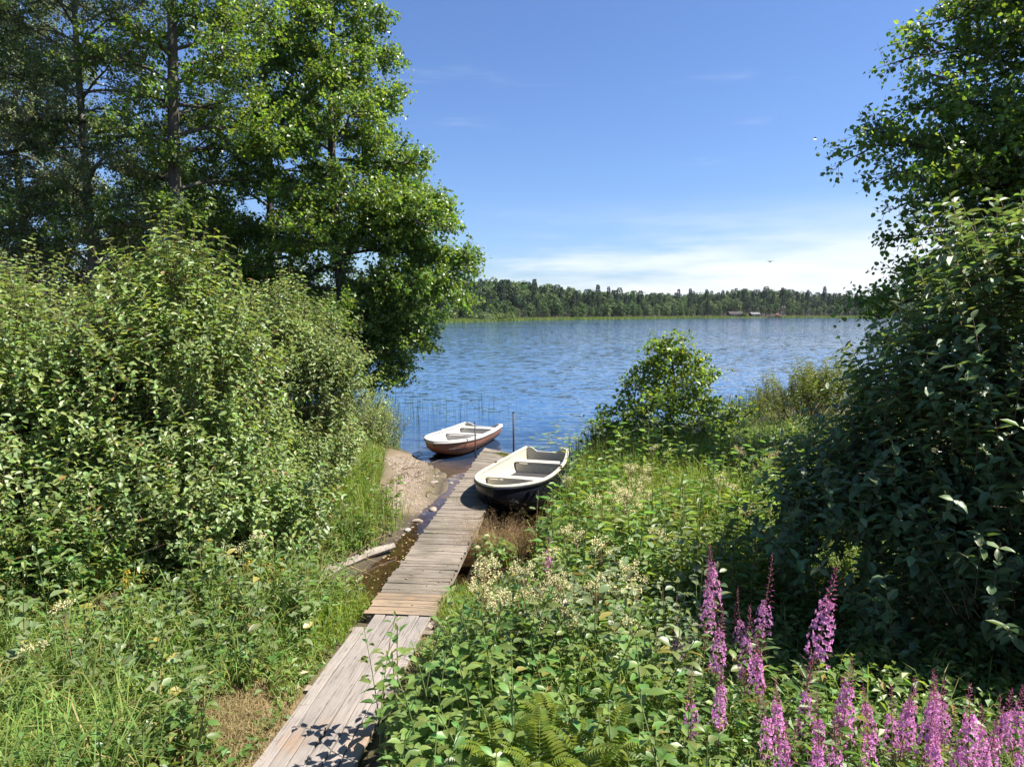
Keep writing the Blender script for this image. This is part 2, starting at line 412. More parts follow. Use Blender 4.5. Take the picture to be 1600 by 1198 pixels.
def land_dist(X, Y):
    X = np.asarray(X, float); Y = np.asarray(Y, float)
    return np.where(inside(X, Y, LAND), 1, -1) * seg_dist(X, Y, SHORE)


def vnoise(X, Y, s, seed=0):
    """Smooth value noise from a few sines."""
    a = seed * 1.7
    return (np.sin(X * s + a) * np.cos(Y * s * 1.13 - a) + 0.5 * np.sin(X * s * 2.3 - Y * s * 1.7 + a * 2) + 0.3 * np.sin(X * s * 4.1 + Y * s * 3.7 + a)) / 1.8


FAR_X = [-3000, -400, -150, -27, 17, 80, 140, 224, 400, 900, 3000]
FAR_Y = [200, 250, 262, 300, 384, 446, 520, 552, 562, 500, 400]


def far_shore(X): return np.interp(X, FAR_X, FAR_Y)


def hill(X, Y):
    return 7.5 * np.exp(-((X + 5) / 48) ** 2 - ((Y - 520) / 90) ** 2) + 7 * np.exp(-((X - 240) / 60) ** 2 - ((Y - 700) / 80) ** 2)


def height(X, Y):
    X = np.asarray(X, float); Y = np.asarray(Y, float)
    d = land_dist(X, Y)
    beach = np.exp(-(seg_dist(X, Y, np.array([(-3.1, 19.2), (-2.5, 17), (-2.35, 14.2)])) / 0.8) ** 2)
    up = 0.52 * (1 - np.exp(-np.maximum(d, 0) / 1.1)) * (1 - 0.55 * beach) + 0.05 * vnoise(X, Y, 1.3) * np.clip(d, 0, 1) + 0.02 * vnoise(X, Y, 5) * np.clip(d * 3, 0, 1)
    q = np.maximum(-d, 0)
    dn = -np.minimum(0.085 * q + 0.02 * q ** 1.6, 4.0)
    pd = seg_dist(X, Y, np.array([(-1.375, 8.6), (-1.80, 3.4)]))
    up = np.where(d >= 0, np.minimum(up, 0.27 + np.clip(pd - 0.45, 0, 9) * 0.45 + 0.016 * np.clip(8.27 - Y, 0, 9)), up)
    near = np.where(d >= 0, up, dn)
    df = Y - far_shore(X)
    far = np.where(df < 0, np.maximum(0.06 * df, -4), np.minimum(df * 0.03, 3.0) + np.clip((df - 15) / 60, 0, 1) * hill(X, Y))
    return np.where(Y > 180, far, near)


def hz(x, y): return float(height(np.array([x]), np.array([y]))[0])


def lines(*parts): return np.unique(np.round(np.concatenate([np.asarray(p, float) for p in parts]), 4))


gx = lines([-3400, -2000, -1200, -800, -600], np.arange(-400, -40, 18), np.arange(-40, -14, 2), np.arange(-14, 13, 0.2), np.arange(13, 40, 2), np.arange(40, 420, 18), [500, 700, 1000, 1600, 2400, 3400])
gy = lines([-300, -100, -30, -12], np.arange(-6, 2, 1), np.arange(2, 26, 0.2), np.arange(26, 50, 1), np.arange(50, 250, 20), np.arange(250, 700, 10), [760, 850, 1000, 1500, 2500, 3800])
GX, GY = np.meshgrid(gx, gy)
GZ = height(GX, GY)
nx, ny = len(gx), len(gy)
ii, jj = np.meshgrid(np.arange(nx - 1), np.arange(ny - 1))
GF = np.stack([jj * nx + ii, jj * nx + ii + 1, (jj + 1) * nx + ii + 1, (jj + 1) * nx + ii], -1).reshape(-1, 4)


def ground_mat():
    m, nt, N, L, b = mat('ground')
    a = N.new('ShaderNodeAttribute'); a.attribute_name = 'zone'
    s = N.new('ShaderNodeSeparateColor'); L.new(a.outputs['Color'], s.inputs[0])
    n = noise(nt, 3.0, 6, 0.65, coord='Position'); f = noise(nt, 30, 4, 0.6, coord='Position'); big = noise(nt, 0.8, 4, 0.6, coord='Position')
    soil = mixc(nt, rng_map(nt, n, 0.35, 0.65), (0.060, 0.045, 0.028), (0.085, 0.085, 0.032))
    far = mixc(nt, rng_map(nt, big, 0.4, 0.6), (0.11, 0.12, 0.03), (0.08, 0.10, 0.03))
    sand = mixc(nt, rng_map(nt, n, 0.35, 0.68), (0.205, 0.158, 0.112), (0.14, 0.105, 0.074))
    sand = mixc(nt, rng_map(nt, f, 0.56, 0.72, 0, 0.7), sand, (0.22, 0.15, 0.11))
    mud = mixc(nt, rng_map(nt, n, 0.35, 0.65), (0.030, 0.022, 0.017), (0.062, 0.044, 0.032))
    mud = mixc(nt, rng_map(nt, f, 0.62, 0.70, 0, 0.8), mud, (0.16, 0.11, 0.07))
    dirt = mixc(nt, rng_map(nt, n, 0.35, 0.65), (0.20, 0.14, 0.075), (0.12, 0.085, 0.045))
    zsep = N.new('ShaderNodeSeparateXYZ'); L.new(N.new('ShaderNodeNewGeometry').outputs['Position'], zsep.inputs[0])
    mud = mixc(nt, rng_map(nt, zsep.outputs[2], -0.25, -0.9), mud, (0.04, 0.11, 0.27))  # deep bed coloured blue to stand for light scattered back by the water
    c = mixc(nt, a.outputs['Alpha'], soil, far)
    c = mixc(nt, s.outputs[2], c, dirt); c = mixc(nt, s.outputs[1], c, mud); c = mixc(nt, s.outputs[0], c, sand)
    L.new(c, b.inputs['Base Color'])
    L.new(rng_map(nt, s.outputs[1], 0, 1, 0.9, 0.5), b.inputs['Roughness']); b.inputs['Specular IOR Level'].default_value = 0.3
    L.new(bump(nt, mth(nt, 'ADD', n, mth(nt, 'MULTIPLY', f, 0.35)), 0.6, 0.05), b.inputs['Normal'])
    return m


gm = np_mesh('ground', np.stack([GX, GY, GZ], -1).reshape(-1, 3), GF, ground_mat(), smooth=True)
D = land_dist(GX, GY).ravel(); fx, fy = GX.ravel(), GY.ravel()
bd = seg_dist(fx, fy, np.array([(-3.0, 19.4), (-2.5, 17), (-2.2, 14.2)]))
sandw = np.clip(1.35 - bd / 0.55 + 0.25 * vnoise(fx, fy, 3), 0, 1)
sandw = np.maximum(sandw, np.clip((0.55 - np.abs(D + 0.3)) * 2, 0, 1) * (fy > 15) * (fx > -3) * (fx < 0.3) * (D < 0))
sandw = np.maximum(sandw, np.clip(1.2 - seg_dist(fx, fy, np.array([(-2.3, 19.2), (-1.2, 17.6)])) / 1.1, 0, 1) * (D < 0) * 0.9)
mudw = np.clip((0.28 - D) / 0.3, 0, 1) * (1 - sandw)
dirtw = np.clip(1.5 - seg_dist(fx, fy, np.array([(-2.4, 6.2), (-2.2, 4.2)])) / 0.42 + 0.3 * vnoise(fx, fy, 4, 2), 0, 1)
zone = gm.color_attributes.new('zone', 'FLOAT_COLOR', 'POINT')
zone.data.foreach_set('color', np.stack([sandw, mudw, dirtw, (fy > 180).astype(float)], -1).astype(np.float32).ravel())
tag(new_obj('ground', gm), 'ground, beach and lake bed around the inlet', kind='structure')


def water_mat():
    m, nt, N, L, b = mat('water'); N.remove(b)
    pos = N.new('ShaderNodeNewGeometry').outputs['Position']
    sy = N.new('ShaderNodeSeparateXYZ'); L.new(pos, sy.inputs[0])
    gust = noise(nt, 0.022, 4, 0.6, pos, (0.30, 1.0, 1))
    calm = mth(nt, 'MULTIPLY', rng_map(nt, sy.outputs[1], 12, 24, 0.22, 1.0), rng_map(nt, gust, 0.36, 0.64, 0.55, 1.15))

    def slope(scale, stretch, ax, ay):
        n = N.new('ShaderNodeTexNoise'); n.inputs['Scale'].default_value = scale; n.inputs['Detail'].default_value = 3; n.inputs['Roughness'].default_value = 0.5
        mp_ = N.new('ShaderNodeMapping'); mp_.inputs['Scale'].default_value = stretch; L.new(pos, mp_.inputs[0]); L.new(mp_.outputs[0], n.inputs['Vector'])
        s = N.new('ShaderNodeVectorMath'); s.operation = 'SUBTRACT'; L.new(n.outputs['Color'], s.inputs[0]); s.inputs[1].default_value = (0.5, 0.5, 0.5)
        m2 = N.new('ShaderNodeVectorMath'); m2.operation = 'MULTIPLY'; L.new(s.outputs[0], m2.inputs[0]); m2.inputs[1].default_value = (ax, ay, 0); return m2.outputs[0]
    ad = N.new('ShaderNodeVectorMath'); ad.operation = 'ADD'; ad2 = N.new('ShaderNodeVectorMath'); ad2.operation = 'ADD'; L.new(slope(3.6, (0.40, 1.0, 1), 0.30, 0.46), ad2.inputs[0]); L.new(slope(10.0, (0.5, 1.0, 1), 0.16, 0.26), ad2.inputs[1]); L.new(ad2.outputs[0], ad.inputs[0]); L.new(slope(0.75, (0.8, 0.7, 1), 0.07, 0.10), ad.inputs[1])
    sc_ = N.new('ShaderNodeVectorMath'); sc_.operation = 'SCALE'; L.new(ad.outputs[0], sc_.inputs[0]); L.new(calm, sc_.inputs['Scale'])
    up_ = N.new('ShaderNodeVectorMath'); up_.operation = 'ADD'; L.new(sc_.outputs[0], up_.inputs[0]); up_.inputs[1].default_value = (0, 0, 1)
    bp = N.new('ShaderNodeVectorMath'); bp.operation = 'NORMALIZE'; L.new(up_.outputs[0], bp.inputs[0])
    g = N.new('ShaderNodeBsdfGlossy'); g.inputs['Roughness'].default_value = 0.05; g.inputs['Color'].default_value = (0.97, 0.99, 1.0, 1); L.new(bp.outputs[0], g.inputs['Normal'])
    t = N.new('ShaderNodeBsdfTransparent'); t.inputs['Color'].default_value = (0.74, 0.65, 0.50, 1)
    fr = N.new('ShaderNodeFresnel'); fr.inputs['IOR'].default_value = 1.36; L.new(bp.outputs[0], fr.inputs['Normal'])
    df = N.new('ShaderNodeBsdfDiffuse'); df.inputs['Color'].default_value = (0.030, 0.082, 0.185, 1)      # light scattered back by the deep water
    deep = N.new('ShaderNodeMixShader'); off = N.new('ShaderNodeMath'); off.operation = 'ADD'; L.new(sy.outputs[1], off.inputs[0]); L.new(mth(nt, 'MULTIPLY', noise(nt, 0.25, 3, 0.5, pos), 6.0), off.inputs[1])
    L.new(rng_map(nt, off.outputs[0], 19, 32), deep.inputs[0]); L.new(t.outputs[0], deep.inputs[1]); L.new(df.outputs[0], deep.inputs[2])
    mx = N.new('ShaderNodeMixShader'); L.new(fr.outputs[0], mx.inputs[0]); L.new(deep.outputs[0], mx.inputs[1]); L.new(g.outputs[0], mx.inputs[2])
    L.new(mx.outputs[0], N['Material Output'].inputs[0])
    return m


wme = np_mesh('water', [(-3200, 5, 0), (3200, 5, 0), (3200, 640, 0), (-3200, 640, 0)], [(0, 1, 2, 3)], water_mat())
tag(new_obj('water', wme), 'rippled blue lake water reaching to the far shore', kind='structure')

# ------------------------------------------------------------------ leaves and plants
T_SMALL = (np.array([(0, 0, 0), (0.45, 0.5, 0.14), (1, 0, -0.05), (0.45, -0.5, 0.14)]), np.array([(0, 1, 2), (0, 2, 3)]))
T_MID = (np.array([(0, 0, 0), (0.28, 0.46, 0.10), (0.68, 0.40, 0.04), (1, 0, -0.16), (0.68, -0.40, 0.04), (0.28, -0.46, 0.10)]),
         np.array([(0, 1, 2), (0, 2, 3), (0, 3, 4), (0, 4, 5)]))
T_BIG = (np.array([(0, 0, 0), (0.35, 0, 0.0), (0.7, 0, -0.05), (1.0, 0, -0.20), (0.12, 0.26, 0.07), (0.38, 0.50, 0.10), (0.68, 0.38, 0.02), (0.88, 0.15, -0.10),
                   (0.12, -0.26, 0.07), (0.38, -0.50, 0.10), (0.68, -0.38, 0.02), (0.88, -0.15, -0.10)]),
         np.array([(0, 4, 5), (0, 5, 1), (1, 5, 6), (1, 6, 2), (2, 6, 7), (2, 7, 3), (0, 9, 8), (0, 1, 9), (1, 10, 9), (1, 2, 10), (2, 11, 10), (2, 3, 11)][:]))


def unit(A): return A / (np.linalg.norm(A, axis=-1, keepdims=True) + 1e-9)


def leaf_geo(P, A, Nn, ln, wd, tpl=T_SMALL):
    """Leaves at P along A with face normals near Nn."""
    V0, F0 = tpl; n = len(P); A = unit(A); S = unit(np.cross(Nn, A)); W = np.cross(A, S)
    ln = np.broadcast_to(ln, (n,)); wd = np.broadcast_to(wd, (n,))
    V = P[:, None] + (V0[None, :, 0:1] * ln[:, None, None]) * A[:, None] + (V0[None, :, 1:2] * wd[:, None, None]) * S[:, None] + (V0[None, :, 2:3] * ln[:, None, None]) * W[:, None]
    F = np.arange(n)[:, None, None] * len(V0) + F0[None]
    return V.reshape(-1, 3), F.reshape(-1, 3)


def rnd3(n, s=1.0): return rng.normal(0, s, (n, 3))


def shoots(S0, S1, per, ll, wl, spread=0.9, along=0.45, upn=1.0, jn=0.45, jit=0.0, opposite=False, lo=0.08, droop=0.15):
    """Leaf arrays for twigs S0-S1: positions, axes, normals, lengths, widths."""
    n = len(S0); T = unit(S1 - S0)
    k = np.tile(np.arange(per), n); s = np.repeat(np.arange(n), per)
    if opposite:
        u = lo + (1 - lo) * ((k // 2) + 0.5) / max(1, per // 2); phi = (k % 2) * np.pi + (k // 2) * np.pi / 2 + np.repeat(rng.uniform(0, 6.28, n), per)
    else:
        u = lo + (1 - lo) * (k + rng.uniform(0, 1, n * per)) / per; phi = k * 2.4 + np.repeat(rng.uniform(0, 6.28, n), per)
    P = S0[s] + (S1 - S0)[s] * u[:, None]
    ref = np.where(np.abs(T[:, 2:3]) > 0.9, np.array([[1.0, 0, 0]]), np.array([[0, 0, 1.0]]))
    U = unit(np.cross(T, ref)); W = np.cross(T, U)
    side = np.cos(phi)[:, None] * U[s] + np.sin(phi)[:, None] * W[s]
    A = side * spread + T[s] * along + rnd3(n * per, 0.18); A[:, 2] -= droop
    Nn = rnd3(n * per, jn) + np.array([0, 0, upn]) + T[s] * 0.2
    if jit: P = P + rnd3(n * per, jit)
    g = rng.uniform(0.55, 1.2, n * per)
    return P, A, Nn, ll * g, wl * g * rng.uniform(0.85, 1.1, n * per)


def tree(name, base, H, crown, mats, label, cat='tree', group=None, trunk_r=0.16, n_limb=44, h0=0.12, leaf=(0.075, 0.062), per=14, twigs=7, lean=(0, 0), az_bias=None, rise=0.35,
         boughs=(), seed=None, sub=12, tpl=T_SMALL, away=0.0, twig_len=0.55):
    """A trunk with limbs, side branches and twigs; crown = [(height, radius), ...] above the base."""
    root = thing(name, base, label, cat, group)
    cz, cr = zip(*crown); tb = Tubes()
    def trunk_at(h):
        s = h / H
        return np.array([lean[0] * s * s + 0.12 * math.sin(2.1 * s * 3 + base[0]), lean[1] * s * s + 0.10 * math.sin(3.1 * s * 2.4 + base[1] * 2), h])
    zz = np.linspace(-0.3, H, 16)
    tb.add([trunk_at(z) for z in zz], np.maximum(trunk_r * (1 - (np.clip(zz, 0, H) / H)) ** 0.8 + 0.012, 0.012) * np.where(zz < 0.1, 1.3, 1.0), 9)
    A0, A1 = [], []
    limbs = []
    for i in range(n_limb):
        h = H * (h0 + (1 - h0) * ((i + rng.uniform(0, 1)) / n_limb) ** 0.95) * 0.985
        az = i * 2.39996 + rng.uniform(-0.5, 0.5)
        L = np.interp(h + 0.1 * H * 0.5, cz, cr) * rng.uniform(0.72, 1.06)
        if away and math.sin(az) < 0: L *= 1 - away * -math.sin(az)
        up = rise * rng.uniform(0.5, 1.3)
        p0 = trunk_at(h); d = np.array([math.cos(az), math.sin(az), 0])
        s = np.linspace(0, 1, 6)[:, None]
        pts = p0 + d * L * s + np.array([0, 0, 1.0]) * L * (up * s - 0.55 * up * s * s * rng.uniform(0.6, 1.9)) + np.cumsum(rnd3(6, 0.025 * L), 0) * (s > 0)
        limbs.append((pts, L, 0.30 * trunk_r * (1 - h / H) ** 0.5 + 0.014, 1))
    for (hh, tip) in boughs:
        p0 = trunk_at(hh); tip = np.array(tip) - np.array(base); s = np.linspace(0, 1, 6)[:, None]; L = np.linalg.norm(tip - p0)
        pts = p0 + (tip - p0) * s + np.array([0, 0, 1.0]) * L * 0.12 * (s - s * s) * 2 + np.cumsum(rnd3(6, 0.018 * L), 0) * (s > 0) * (s < 1)
        limbs.append((pts, L, 0.055, 1.7))
    for pts, L, r, dens in limbs:
        tb.add(pts, np.linspace(r, 0.008, 6), 5)
        d = unit(pts[-1] - pts[0])
        ns = max(4, int(dens * sub * min(1.6, 0.45 + L / 3.5)))
        for j in range(ns):
            u = 0.16 + 0.84 * (j + rng.uniform(0.1, 0.9)) / ns
            q = u * 5; a = min(4, int(q)); p = pts[a] + (pts[a + 1] - pts[a]) * (q - a)
            sd = (1 if j % 2 else -1) * rng.uniform(0.45, 1.1)
            ca, sa = math.cos(sd), math.sin(sd)
            e = np.array([d[0] * ca - d[1] * sa, d[0] * sa + d[1] * ca, rng.uniform(-0.5, 0.75)])
            l = (0.42 * min(L, 4.0) * (1.12 - u) + 0.28) * rng.uniform(0.7, 1.25)
            p1 = p + unit(e) * l
            tb.straight([p], [p1], 0.4 * r + 0.004, 0.004, 3)
            nt_ = max(3, int(twigs * (0.5 + l)))
            w = rng.uniform(0.15, 1.0, nt_)[:, None]
            B0 = p + (p1 - p) * w
            dd = unit(unit(e) * 0.7 + rnd3(nt_, 0.55))
            A0.append(B0); A1.append(B0 + dd * rng.uniform(0.5, 1.1, (nt_, 1)) * twig_len)
    A0 = np.concatenate(A0); A1 = np.concatenate(A1)
    tb.straight(A0, A1, 0.005, 0.002, 3)
    new_obj('trunk', tb.mesh('trunk', mats[0]), root)
    P, A, Nn, ln, wd = shoots(A0, A1, per, *leaf, jn=0.6, jit=0.05, droop=0.25)
    V, F = leaf_geo(P, A, Nn, ln, wd, tpl)
    new_obj('crown', np_mesh('crown', V, F, mats[1]), root)
    return root, len(P)


def shrub(name, base, blobs, mats, label, n_shoot, group=None, leaf=(0.095, 0.055), per=12, shoot_len=(0.4, 0.8), tpl=T_MID, opposite=True, near_parts=0, single=None, stems=40, cat='shrub',
          tall=(), up=0.75, droop=0.18, inner=0.35, cut=None, jn=0.38):
    """A many-stemmed shrub: upright leafy shoots through domes [(x, y, z, rx, ry, rz)] relative to the base."""
    root = thing(name, base, label, cat, group)
    vol = np.array([b[3] * b[4] * b[5] for b in blobs]) ** 0.67; cnt = (n_shoot * vol / vol.sum()).astype(int)
    S0, OUT = [], []
    for b, n in zip(blobs, cnt):
        d = unit(rnd3(n)); d[:, 2] = np.where(d[:, 2] < -0.35, -d[:, 2], d[:, 2])
        rr = (inner + (1 - inner) * rng.uniform(0, 1, n) ** 0.6)
        lump = 1 + 0.13 * np.sin(d[:, 0] * 5 + b[0]) * np.cos(d[:, 1] * 4 + b[1] * 3) + 0.10 * np.sin(d[:, 2] * 7 + d[:, 0] * 6) + rng.normal(0, 0.05, n)
        S0.append(np.array(b[:3]) + d * np.array(b[3:]) * (rr * lump)[:, None]); OUT.append(d)
    S0 = np.concatenate(S0); OUT = np.concatenate(OUT)
    q = S0 * 3.1 + np.array(base) * 1.3
    clump = np.sin(q[:, 0] + 1.7 * np.sin(q[:, 2] * .8)) * np.sin(q[:, 1] * 1.1 + 2) + 0.7 * np.sin(q[:, 2] * 1.25 + q[:, 0] * .6) + rng.normal(0, .35, len(S0))
    keep = (S0[:, 2] > 0.05) & (clump > -.85)
    S0, OUT = S0[keep], OUT[keep]
    T = unit(OUT * 0.55 + np.array([0, 0, up]) + rnd3(len(S0), 0.22))
    S1 = S0 + T * rng.uniform(*shoot_len, (len(S0), 1))
    for (x, y, z, l) in tall:
        S0 = np.concatenate([S0, [(x, y, z)]]); S1 = np.concatenate([S1, [(x + rng.normal(0, .05), y, z + l)]])
    tb = Tubes()
    tb.straight(S0, S1, 0.006, 0.002, 3)
    k = rng.choice(len(S0), min(110, len(S0)), replace=False); e = S0[k] + unit(OUT[np.minimum(k, len(OUT) - 1)] + rnd3(len(k), .5)) * rng.uniform(.3, .75, (len(k), 1)); tb.straight(S0[k], e, .006, .002, 3)   # bare twigs
    pick = rng.choice(len(S0), min(stems, len(S0)), replace=False)
    for i in pick:
        p1 = S0[i]; p0 = np.array([p1[0] * 0.18, p1[1] * 0.18, -0.1]) + rnd3(1, 0.08)[0]; p0[2] = -0.1; s = np.linspace(0, 1, 5)[:, None]
        pts = p0 + (p1 - p0) * np.concatenate([s ** 1.3, s ** 1.3, s ** 0.85], 1)
        tb.add(pts, np.linspace(0.022, 0.007, 5), 4)
    new_obj('stem', tb.mesh('stem', mats[0]), root)
    P, A, Nn, ln, wd = shoots(S0, S1, per, *leaf, spread=0.9, along=0.35, upn=1.1, jn=jn, opposite=opposite, droop=droop)
    if cut is not None:
        k = cut(P + np.array(base)); P, A, Nn, ln, wd = P[k], A[k], Nn[k], ln[k], wd[k]
    if near_parts:
        W = P + np.array(base)
        c = np.linalg.norm(W - np.array([0, 0, CAM_Z]), axis=1) - 0.9 * np.abs(rng.normal(0, 0.5, len(P)))
        fpy = (CAM_Z - W[:, 2]) / W[:, 1]; fpx = np.abs(W[:, 0]) / W[:, 1]
        c = np.where((fpx < 0.71) & (fpy < 0.66), c, 99)
        order = np.argsort(c); one, rest = order[:near_parts], order[near_parts:]
        me = leaf_mesh(single)
        for i in one: place_leaf(me, root, P[i], A[i], Nn[i], ln[i], wd[i])
        P, A, Nn, ln, wd = (q[rest] for q in (P, A, Nn, ln, wd))
    V, F = leaf_geo(P, A, Nn, ln, wd, tpl)
    o = new_obj('foliage', np_mesh('foliage', V, F, mats[1]), root)
    if near_parts: o['kind'] = 'stuff'
    return root, len(P)


_leafm = {}


def leaf_mesh(key, tpl=T_BIG):
    if key not in _leafm: _leafm[key] = np_mesh('leaf', tpl[0], tpl[1], M[key], smooth=True)
    return _leafm[key]


def place_leaf(me, parent, p, a, n, ln, wd, name='leaf'):
    a = Vector(a).normalized(); s = Vector(n).cross(a).normalized(); w = a.cross(s)
    mt = Matrix(((a.x * ln, s.x * wd, w.x * ln, p[0]), (a.y * ln, s.y * wd, w.y * ln, p[1]), (a.z * ln, s.z * wd, w.z * ln, p[2]), (0, 0, 0, 1)))
    o = bpy.data.objects.new(name, me); COL.objects.link(o); o.parent = parent; o.matrix_local = mt
    return o


print('base done')
# ------------------------------------------------------------------ dock and boardwalk
P0 = np.array([-1.375, 8.28]); P1 = np.array([-0.36, 18.75])
DL = float(np.linalg.norm(P1 - P0)); DU = (P1 - P0) / DL; DANG = -math.atan2(DU[0], DU[1])
dock = thing('wooden_dock', (P0[0], P0[1], 0), 'weathered grey wooden dock of cross planks running out between the two boats', 'dock', rotz=DANG)
pm = MB(); pm.box((0, 0, 0), (0.90, 0.108, 0.034)); pm1 = pm.mesh('plank', M['dock_wood'])
pm = MB()
pm.add([(-.45, -.054, -.017), (.45, -.050, -.017), (.45, .054, -.017), (-.45, .050, -.017), (-.45, -.054, .016), (0, -.053, .021), (.45, -.050, .016), (.45, .054, .016), (0, .052, .020), (-.45, .050, .016)],
       [(3, 2, 1, 0), (0, 1, 6, 5, 4), (1, 2, 7, 6), (2, 3, 9, 8, 7), (3, 0, 4, 9), (4, 5, 8, 9), (5, 6, 7, 8)])
pm2 = pm.mesh('plank', M['dock_wood'])
pm3 = pm.mesh('plank', M['tan_wood']); n_pl = 96; pitch_pl = DL / n_pl


def dock_roll(y): return R(9.0) * max(0.0, (y - DL + 3.2) / 3.2) ** 1.4


for i in range(n_pl):
    y = (i + 0.5) * pitch_pl; roll = dock_roll(y); sk = -R(13) * max(0.0, (y - DL + 2.2) / 2.2) ** 1.5
    o = new_obj('plank', pm1 if i % 3 else pm2, dock, (rng.normal(0, .012), y + 0.10 * sk, 0.345 + rng.normal(0, .0016) - 0.25 * math.sin(roll)), (rng.normal(0, .006), roll + rng.normal(0, .006), rng.normal(0, .008) + sk))
    if i < 6: o.data = pm3
    o.scale = (rng.uniform(.97, 1.03) * (0.96 - 0.05 * y / DL), rng.uniform(.95, .99) * pitch_pl / 0.1105, rng.uniform(.9, 1.1))
for x in (-0.37, 0.37):
    b = MB(); k = 14
    for j in range(k):
        ya, yb = DL * j / k, DL * (j + 1) / k - 0.002; yc = (ya + yb) / 2; rl = dock_roll(yc)
        b.box((x, yc, 0.345 - 0.095 - 0.25 * math.sin(rl) - x * math.sin(rl)), (0.055, yb - ya, 0.15))
    new_obj('beam', b.mesh('beam', M['beam_wood']), dock)
for y in (1.4, 4.2, 7.0, 9.6):
    for x in (-0.31, 0.31):
        b = MB(); b.tube([(x, y, -0.75), (x + .01, y, 0.315 - 0.34 * math.sin(dock_roll(y)))], [0.05, 0.048], 7); new_obj('support_post', b.mesh('support_post', M['beam_wood']), dock)

W0 = np.array([-1.375, 8.27]); W1 = np.array([-1.80, 3.7]); WL = float(np.linalg.norm(W1 - W0)); WD = (W1 - W0) / WL
walk = thing('boardwalk', (W0[0], W0[1], 0.36), 'pale sun-bleached boardwalk of lengthwise planks leading from the grass to the dock', 'boardwalk', rotz=math.atan2(-WD[0], WD[1]))
xs = -0.40
for i, w in enumerate((0.145, 0.13, 0.14, 0.137, 0.142, 0.13)):
    b = MB(); ln = WL - rng.uniform(0.0, 0.05); st = rng.uniform(0.0, 0.03) + (0.35 if i == 5 else 0)
    g = 9; cx = xs + w / 2; hw = w / 2 - 0.004
    V, Fq = [], []
    for k in range(g + 1):
        y = st + (ln - st) * k / g; zt = 0.008 * math.sin(k * 1.7 + i * 2) + 0.016 * y; e = rng.normal(0, 0.004, 2)
        V += [(cx - hw + e[0], y, zt - .035), (cx - hw + e[0], y, zt - .004), (cx - hw + .008 + e[0], y, zt), (cx + hw - .008 + e[1], y, zt), (cx + hw + e[1], y, zt - .004), (cx + hw + e[1], y, zt - .035)]
        if k:
            for q in range(6): Fq.append(((k - 1) * 6 + q, (k - 1) * 6 + (q + 1) % 6, k * 6 + (q + 1) % 6, k * 6 + q))
    Fq += [(0, 1, 2, 3, 4, 5)[::-1], tuple(g * 6 + q for q in range(6))]
    b.add(V, Fq); new_obj('plank', b.mesh('plank', M['walk_wood']), walk); xs += w
for k, y in enumerate((0.35, 1.7, 3.1)):
    b = MB(); b.box((0, y, -0.075 + 0.016 * y), (0.98, 0.10, 0.07)); new_obj('cross_bearer', b.mesh('cross_bearer', M['beam_wood']), walk)

# iron poles beside the dock
def pole(loc, h, r, label):
    b = MB(); b.tube([(0, 0, 0), (0.008, 0, h * .5), (0.0, 0.01, h)], [r, r * .95, r * .9], 8); b.tube([(0, .01, h), (0, .01, h + .012)], [r * 1.4, r * 1.4], 8)
    o = new_obj('iron_pole', b.mesh('iron_pole', M['iron']), None, loc); tag(o, label, 'pole', None)


x, y = at(801, 716, 0.2); pole((x + .02, y, hz(x, y) - .1), 1.42 - hz(x, y) + .1, 0.026, 'tall dark iron pole at the outer right corner of the dock')
x, y = at(744, 703, 0.2); pole((x - .03, y, hz(x, y) - .1), 0.98 - hz(x, y) + .1, 0.020, 'short rusty iron pole between the dock and the red boat')

